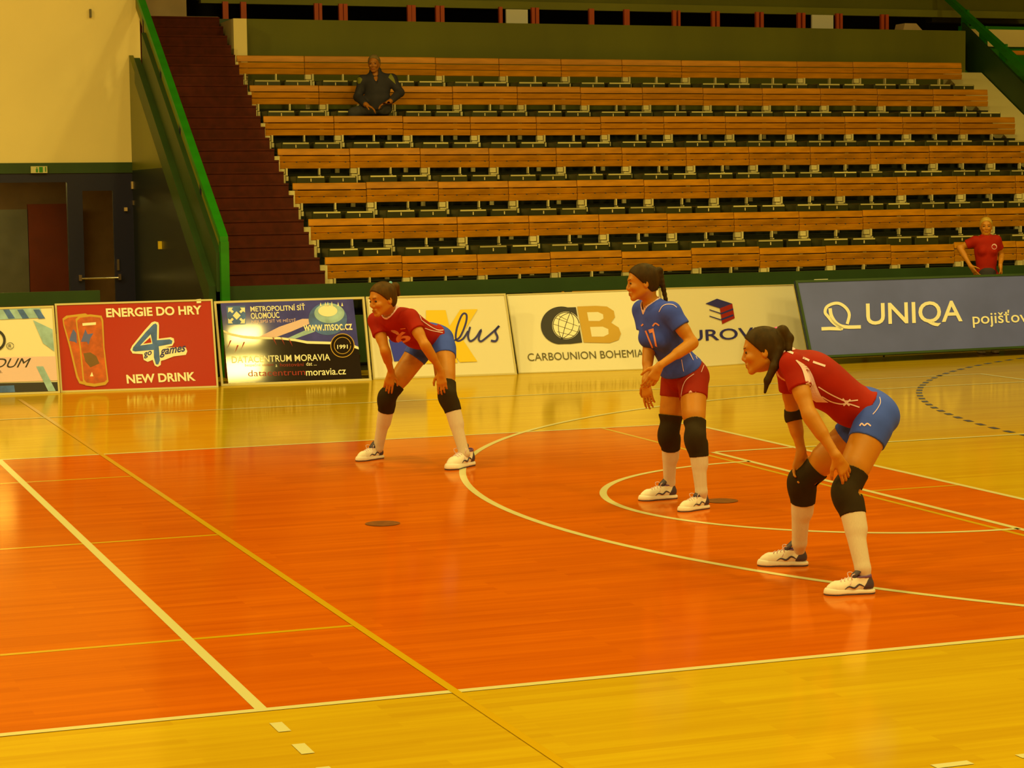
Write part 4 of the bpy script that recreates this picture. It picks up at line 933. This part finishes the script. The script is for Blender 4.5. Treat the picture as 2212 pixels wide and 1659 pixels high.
PINK = lambda H: [('hair_tie', [H.c((-.075, 0, .082), (-.085, .0, .092), .020, .020)], 'pink')]
o = dict(hairm='hair_dk', w=1.04, lk=1.06, ak=1.02, hem=.045, short=.30, hk=1.02,
    handL=(dirc(.45, -.75, .25), dirc(-.1, -.45, .9), dirc(-1, -.3, 0), .55, .10), handR=(dirc(-.15, -.95, .05), dirc(.4, -.1, -.9), dirc(1, 0, 0), .5),
    hair=lambda H: [H.c((-.085, 0, .085), (-.115, 0, .085), .022, .030), H.c((-.115, 0, .085), (-.14, 0, .045), .030, .028), H.c((-.14, 0, .045), (-.135, .02, -.01), .026, .018),
                    H.c((-.075, .045, -.01), (-.05, .075, -.09), .024, .022), H.c((-.05, .075, -.09), (-.008, .082, -.155), .022, .018), H.c((-.008, .082, -.155), (.012, .085, -.215), .017, .007)],
    extra=lambda H: PINK(H), drape=lambda T, P, Cn: [T.e((.04, 0, .12), (.10, .13, .12)), T.e((.03, 0, .28), (.11, .13, .12))])
body, shirt, shorts, H, G, T, arms = player(J, o, '', dict(shirt='shirt_red', shorts='shorts_blue'))
q = field(G, arms['R'], infl=.006); d = J['elR']-J['shR']; d2 = N_(J['wrR']-J['elR']); q = cutp(G, cutp(G, q, J['elR']-N_(d)*.035, -d), J['elR']+d2*.035, d2); skin('elbow_band', G, q, M['pad'], body)
bs = bvh_of(shirt); bk = bvh_of(shorts); O = (1560, 680); S = 5.53
decal_poly('side_panel', bs, [(875, 545), (945, 640), (985, 760), (1010, 880), (1060, 990), (1120, 1040), (890, 540), (1010, 620), (1080, 720), (1130, 860), (1190, 980), (1270, 1045)], M['trim'], body, O, S)
decal_strip('side_stripe', bs, [(1150, 860), (1270, 935), (1400, 1000), (1480, 1030), (1620, 1020)], 2.6, M['trim'], body, O, S)
decal_strip('side_stripe', bs, [(1190, 975), (1300, 1035), (1420, 1065), (1500, 1060), (1640, 1105)], 2.6, M['trim'], body, O, S)
decal_strip('side_stripe', bs, [(1440, 1000), (1480, 1050), (1520, 1085)], 3.2, M['trim'], body, O, S); decal_strip('side_stripe', bs, [(1450, 1085), (1490, 1050), (1530, 1010)], 3.2, M['trim'], body, O, S)
decal_strip('piping', bk, [(1880, 985), (1890, 1050), (1850, 1130), (1800, 1190)], 1.6, M['trim'], body, O, S)
decal_strip('small_logo', bk, [(1645, 1330), (1670, 1300), (1700, 1325), (1735, 1300), (1775, 1330)], 3.0, M['trim'], body, O, S)
decal_text('jersey_number', bs, '6', (700, 1060), (850, 1110), (740, 960), M['number'], body, org=O, sc=S)
for a in ((1085, 550, 1230, 600), (780, 420, 850, 450), (960, 500, 1040, 535)): decal_strip('back_number', bs, [(a[0], a[1]+14), ((a[0]+a[2])/2, (a[1]+a[3])/2+14), (a[2], a[3]+14)], 4.5, M['trim'], body, O, S)
finish(body, (J['heelL']+J['toeL']+J['heelR']+J['toeR'])/4, 'person in red jersey and blue shorts bending forward with hands on knees, rightmost player')
# ---------------- left-hand player, red jersey, turned towards us
J = dict(pelvis=at(931, 733, 16.42), chest=at(850, 686, 16.06), shL=at(886, 686, 15.96), shR=at(813, 693, 16.16), neck=at(842, 671, 16.03),
         head=at(826, 646, 15.94), hipL=at(955, 744, 16.36), hipR=at(914, 744, 16.50), knL=at(968, 855, 16.06), knR=at(838, 857, 16.44),
         anL=at(1003, 980, 16.02), anR=at(817, 968, 16.60), elL=at(918, 745, 15.84), elR=at(832, 757, 16.05), wrL=at(953, 802, 15.93), wrR=at(845, 803, 16.26),
         heelL=flo(1024, 1004), toeL=flo(966, 1016), heelR=flo(830, 989), toeR=flo(771, 997),
         face=dirc(-.80, -.22, -.62), hup=dirc(-.12, 1, -.1), faceB=N_(V3(-.85, -.5, 0)), side=N_(V3(.5, -.85, 0)))
o = dict(hairm='hair', w=1.0, lk=1.02, ak=.98, hem=.035, short=.26, hk=1.06,
    handL=(dirc(.05, -1, .0), dirc(.15, -.2, 1), dirc(-1, 0, 0), .6), handR=(dirc(-.2, -1, .15), dirc(-.1, -.2, 1), dirc(1, -.2, 0), .6),
    hair=lambda H: [H.c((-.085, 0, .075), (-.125, 0, .065), .024, .032), H.c((-.125, 0, .065), (-.14, 0, .01), .030, .018)],
    extra=lambda H: [('hair_tie', [H.c((-.072, .012, .092), (-.085, .012, .10), .013, .013)], 'mint')], drape=lambda T, P, Cn: [T.e((.03, 0, .16), (.10, .13, .12))])
body, shirt, shorts, H, G, T, arms = player(J, o, '', dict(shirt='shirt_red', shorts='shorts_blue'))
bs = bvh_of(shirt); bk = bvh_of(shorts); O = (740, 580); S = 3.606
decal_text('jersey_number', bs, '6', (430, 590), (540, 560), (395, 510), M['number'], body, org=O, sc=S)
decal_strip('side_stripe', bs, [(610, 400), (680, 450), (740, 480), (785, 480)], 1.8, M['trim'], body, O, S); decal_strip('side_stripe', bs, [(640, 465), (700, 485), (780, 500)], 1.8, M['trim'], body, O, S)
decal_strip('side_stripe', bs, [(560, 295), (590, 340), (612, 400)], (4, 1.5), M['trim'], body, O, S); decal_strip('small_logo', bk, [(795, 668), (812, 652), (828, 666), (845, 656)], 2.2, M['trim'], body, O, S)
decal_strip('small_logo', bs, [(450, 470), (490, 465)], 2.0, M['number'], body, O, S)
finish(body, (J['heelL']+J['toeL']+J['heelR']+J['toeR'])/4, 'person in red jersey crouching with hands on knees, in front of the yellow K board')
# ---------------- middle player, blue jersey, standing
J = dict(pelvis=at(1477, 806, 14.0), chest=at(1412, 678, 13.82), shL=at(1449, 674, 13.70), shR=at(1388, 670, 13.96), neck=at(1408, 657, 13.84),
         head=at(1387, 610, 13.80), hipL=at(1495, 818, 13.92), hipR=at(1459, 818, 14.08), knL=at(1504, 945, 13.72), knR=at(1447, 934, 14.08),
         anL=at(1515, 1062, 13.73), anR=at(1446, 1042, 14.22), elL=at(1496, 741, 13.66), elR=at(1402, 752, 13.92), wrL=at(1425, 790, 13.52), wrR=at(1395, 822, 13.80),
         heelL=flo(1534, 1097), toeL=flo(1467, 1106), heelR=flo(1467, 1076), toeR=flo(1381, 1082),
         face=dirc(-1, -.08, -.12), hup=dirc(-.02, 1, 0), faceB=N_(V3(-1, -.25, 0)), side=N_(V3(.25, -1, 0)))
o = dict(hairm='hair_dk', w=1.08, lk=1.0, ak=1.0, hem=.045, bust=.06, short=.34, hk=1.0,
    handL=(dirc(-.45, -.85, -.1), dirc(-.3, .1, 1), dirc(-1, .3, 0), .75), handR=(dirc(.12, -1, 0), dirc(.5, 0, .7), dirc(-.8, 0, -.3), .35),
    hair=lambda H: [H.c((-.09, 0, .065), (-.118, 0, .068), .022, .025)]+[H.c((-.122-.004*i, 0, .06-.03*i), (-.126-.004*i, 0, .035-.03*i), .021-.0012*i, .016-.0012*i) for i in range(8)],
    extra=lambda H: [('hair_tie', [H.c((-.108, 0, .066), (-.113, 0, .067), .024, .024)], 'hair_dk')], drape=lambda T, P, Cn: [T.e((.02, 0, .05), (.11, .15, .10))])
body, shirt, shorts, H, G, T, arms = player(J, o, '', dict(shirt='shirt_blue', shorts='shorts_red'))
bs = bvh_of(shirt); bk = bvh_of(shorts); O = (1320, 560); S = 6.146
decal_text('jersey_number', bs, '17', (545, 1185), (660, 1150), (450, 950), M['number'], body, org=O, sc=S)
decal_strip('small_logo', bs, [(555, 890), (590, 850), (640, 880)], 3.2, M['number'], body, O, S); decal_strip('small_logo', bs, [(405, 885), (430, 860)], 3.2, M['number'], body, O, S)
decal_strip('sleeve_piping', bs, [(640, 700), (680, 630), (740, 600), (820, 605), (870, 640)], 1.6, M['trim'], body, O, S)
decal_strip('side_stripe', bs, [(1040, 1240), (1090, 1340)], (2.5, 1.2), M['trim'], body, O, S, 3); decal_strip('side_stripe', bs, [(1085, 1200), (1140, 1325)], (2.5, 1.2), M['trim'], body, O, S, 3)
decal_strip('piping', bs, [(935, 1330), (950, 1420), (965, 1490)], 1.2, M['trim'], body, O, S); decal_strip('piping', bk, [(1240, 1380), (1195, 1500)], 1.2, M['trim'], body, O, S)
O = (1340, 800); S = 5.027
decal_strip('piping', bk, [(800, 40), (720, 100), (680, 180), (660, 290)], 1.3, M['trim'], body, O, S); decal_strip('small_logo', bk, [(740, 262), (765, 228), (790, 262), (825, 235)], 3.2, M['trim'], body, O, S)
finish(body, (J['heelL']+J['toeL']+J['heelR']+J['toeR'])/4, 'person in blue jersey and red shorts standing slightly bent, between the two red-shirted players')
# ---------------- onlooker in a red T-shirt behind the blue board
D = 26.72; gz = lambda px: at(px, 780, D)
def xz(px, py, d=0): return at(px, py, D+d)
J = dict(pelvis=xz(2131, 592), chest=xz(2130, 520), shL=xz(2152, 519), shR=xz(2106, 521), neck=xz(2130, 507), head=xz(2130, 489), hipL=xz(2143, 600), hipR=xz(2119, 600),
         knL=xz(2144, 680, .02), knR=xz(2119, 680), anL=xz(2146, 748, .05), anR=xz(2117, 750), elL=xz(2163, 552, .1), elR=xz(2073, 535, .05), wrL=xz(2161, 573, -.12), wrR=xz(2096, 574, -.12),
         face=dirc(-.15, -.05, -1), hup=dirc(0, 1, 0), faceB=N_(V3(-.4, -.9, 0)), side=N_(V3(.9, -.4, 0)))
for s_ in 'LR':
    g = J['an'+s_].copy(); g[2] = 0; f_ = N_(V3(-.4, -.9, 0)); J['heel'+s_] = g-f_*.06; J['toe'+s_] = g+f_*.20; J['an'+s_][2] = .10
J['knL'][2] = J['knR'][2] = .49; J['hipL'][2] = J['hipR'][2] = .86; J['pelvis'][2] = .95
o = dict(hairm='hair_blonde', w=.98, hem=-.10, short=.5, bust=.045, pads=False, vneck=False, hk=.96, sleeve=.55,
    handL=(dirc(.1, -1, 0), dirc(-1, 0, 0), dirc(0, 0, -1), .4), handR=(dirc(.5, -.8, -.2), dirc(1, 0, .3), dirc(0, 1, -1), .4), hair=lambda H: [H.c((-.085, 0, .02), (-.12, .03, -.03), .025, .015)])
body, shirt, shorts, H, G, T, arms = player(J, o, '', dict(shirt='shirt_red', shorts='jacket'), h=.007)
O = (1980, 440); S = 8.29
decal(('chest_logo'), bvh_of(shirt), *(lambda P_, T_: ([(x, -y) for x, y in P_], T_))(*fill([(O[0]+x/S, -(O[1]+y/S)) for x, y in ell(1390, 768, 46, 50)])), M['trim'], body)
finish(body, (J['heelL']+J['heelR'])/2, 'person in red T-shirt standing with hands on hips behind the blue board')
# ---------------- spectator sitting in the second row
D = 29.95
def xz(px, py, d=0): return at(px, py, D+d)
def arm2(S, E, W, k): return [('c', S, E, .062*k, .055*k, .03), ('c', E, W, .056*k, .044*k, .02)]
P = xz(815, 228, -.05); Cn = xz(815, 168, 0); sL = xz(846, 172, 0); sR = xz(784, 175, 0); nk = xz(811, 158, -.02); Hh = Local(xz(808, 138, -.05), frame3(dirc(-.12, -.1, -1), dirc(0, 1, 0)), 1.04)
elL = xz(864, 200, -.05); wrL = xz(843, 219, -.30); elR = xz(773, 210, -.02); wrR = xz(790, 226, -.28)
hipL = xz(830, 236, -.08); hipR = xz(800, 236, -.08); knL = xz(852, 239, -.5); knR = xz(776, 242, -.45)
zt_ = ROWZ[1]-.79
anL = knL.copy(); anL[2] = zt_+.1; anR = knR.copy(); anR[2] = zt_+.1
for a in (anL, anR): a[1] = max(a[1], ROWY[1]-.50)
knL[1] = max(knL[1], ROWY[1]-.55); knR[1] = max(knR[1], ROWY[1]-.55)
lo = np.min([P, anL, anR, sR, elR, knR, knL, elL, Hh.o], 0)-.25; hi = np.max([P, anL, anR, sL, elL, Hh.o, knL, knR, elR], 0)+.25
G = Grid(lo, hi, .0085)
tp, T = torso_prims(P, Cn, sL, sR, nk, None, 1.15, 0)
legs = [('c', hipL, knL, .085, .065, .03), ('c', hipR, knR, .085, .065, .03), ('c', knL, anL, .058, .045, .02), ('c', knR, anR, .058, .045, .02)]
feet = [('c', a, a+V3(-.05, -.12, -.04), .04, .035, .02) for a in (anL, anR)]
hands = hand_prims(wrL, dirc(-.8, -.3, -.3), dirc(0, -1, 0), dirc(-.3, 0, -1), .6, k=1.15)+hand_prims(wrR, dirc(.8, -.4, -.3), dirc(0, -1, 0), dirc(.3, 0, -1), .6, k=1.1)
F = field(G, tp+legs+feet+arm2(sL, elL, wrL, .8)+arm2(sR, elR, wrR, .8)); F = field(G, [('c', nk, Hh(-.02, 0, -.05), .055, .055)], F=F); F = field(G, hands, k=.01, F=F); F = field(G, head_prims(Hh), F=F)
body = skin('person', G, F, M['skin_d'])
jf = field(G, tp, infl=.03, k=.05); jf = field(G, arm2(sL, elL, elL+(wrL-elL)*.86, 1.12)+arm2(sR, elR, elR+(wrR-elR)*.86, 1.12), F=jf); jf = field(G, [T.e((.05, 0, .08), (.13, .19, .12))], F=jf, k=.05); jf = cutp(G, jf, P-T.A[2]*.09, -T.A[2])
nv = field(G, [('c', nk-T.A[2]*.0, nk+T.A[2]*.12, .066, .07), ('c', nk+T.A[0]*.05, Local((sL+sR)/2, T.A)(.16, 0, -.10), .05, .01)], k=.01)
jf = smin(np.maximum(jf, -nv), np.maximum(field(G, [('c', nk-T.A[2]*.02, nk+T.A[2]*.03, .082, .086)]), -field(G, [('c', nk-T.A[2]*.05, nk+T.A[2]*.12, .062, .072), ('c', nk+T.A[0]*.04, nk+T.A[0]*.15+T.A[2]*.1, .06, .07)])), .01)
jk = skin('jacket', G, jf, M['jacket'], body)
tf = field(G, tp[:3]+legs, infl=.012, k=.03); tf = cutp(G, tf, (0, 0, zt_+.08), (0, 0, -1)); skin('trousers', G, cutp(G, tf, P+T.A[2]*.02, T.A[2]), M['jeans'], body)
skin('shoe', G, field(G, feet, infl=.012), M['shoe_dk'], body)
face_parts(Hh, body, brow=M['hair_grey'])
hG = Grid(Hh.o-.16, Hh.o+.16, .006); skin('hair', hG, hair_field(hG, Hh, infl=.012, hl=(.07, .072), ear=(.0, .0)), M['hair_grey'], body)
bj = bvh_of(jk); O = (740, 100); S = 10.37
decal_poly('grey_panel', bj, [(1085, 610), (1050, 650), (1025, 700), (1090, 620), (1150, 720), (1190, 850)], M['olive_beam'], body, O, S)
decal_poly('grey_panel', bj, [(340, 690), (330, 780), (350, 840), (390, 690), (440, 740), (400, 830)], M['olive_beam'], body, O, S)
finish(body, (anL+anR)/2-V3(0, 0, .1), 'person in dark jacket with grey hair sitting on the second bench row')
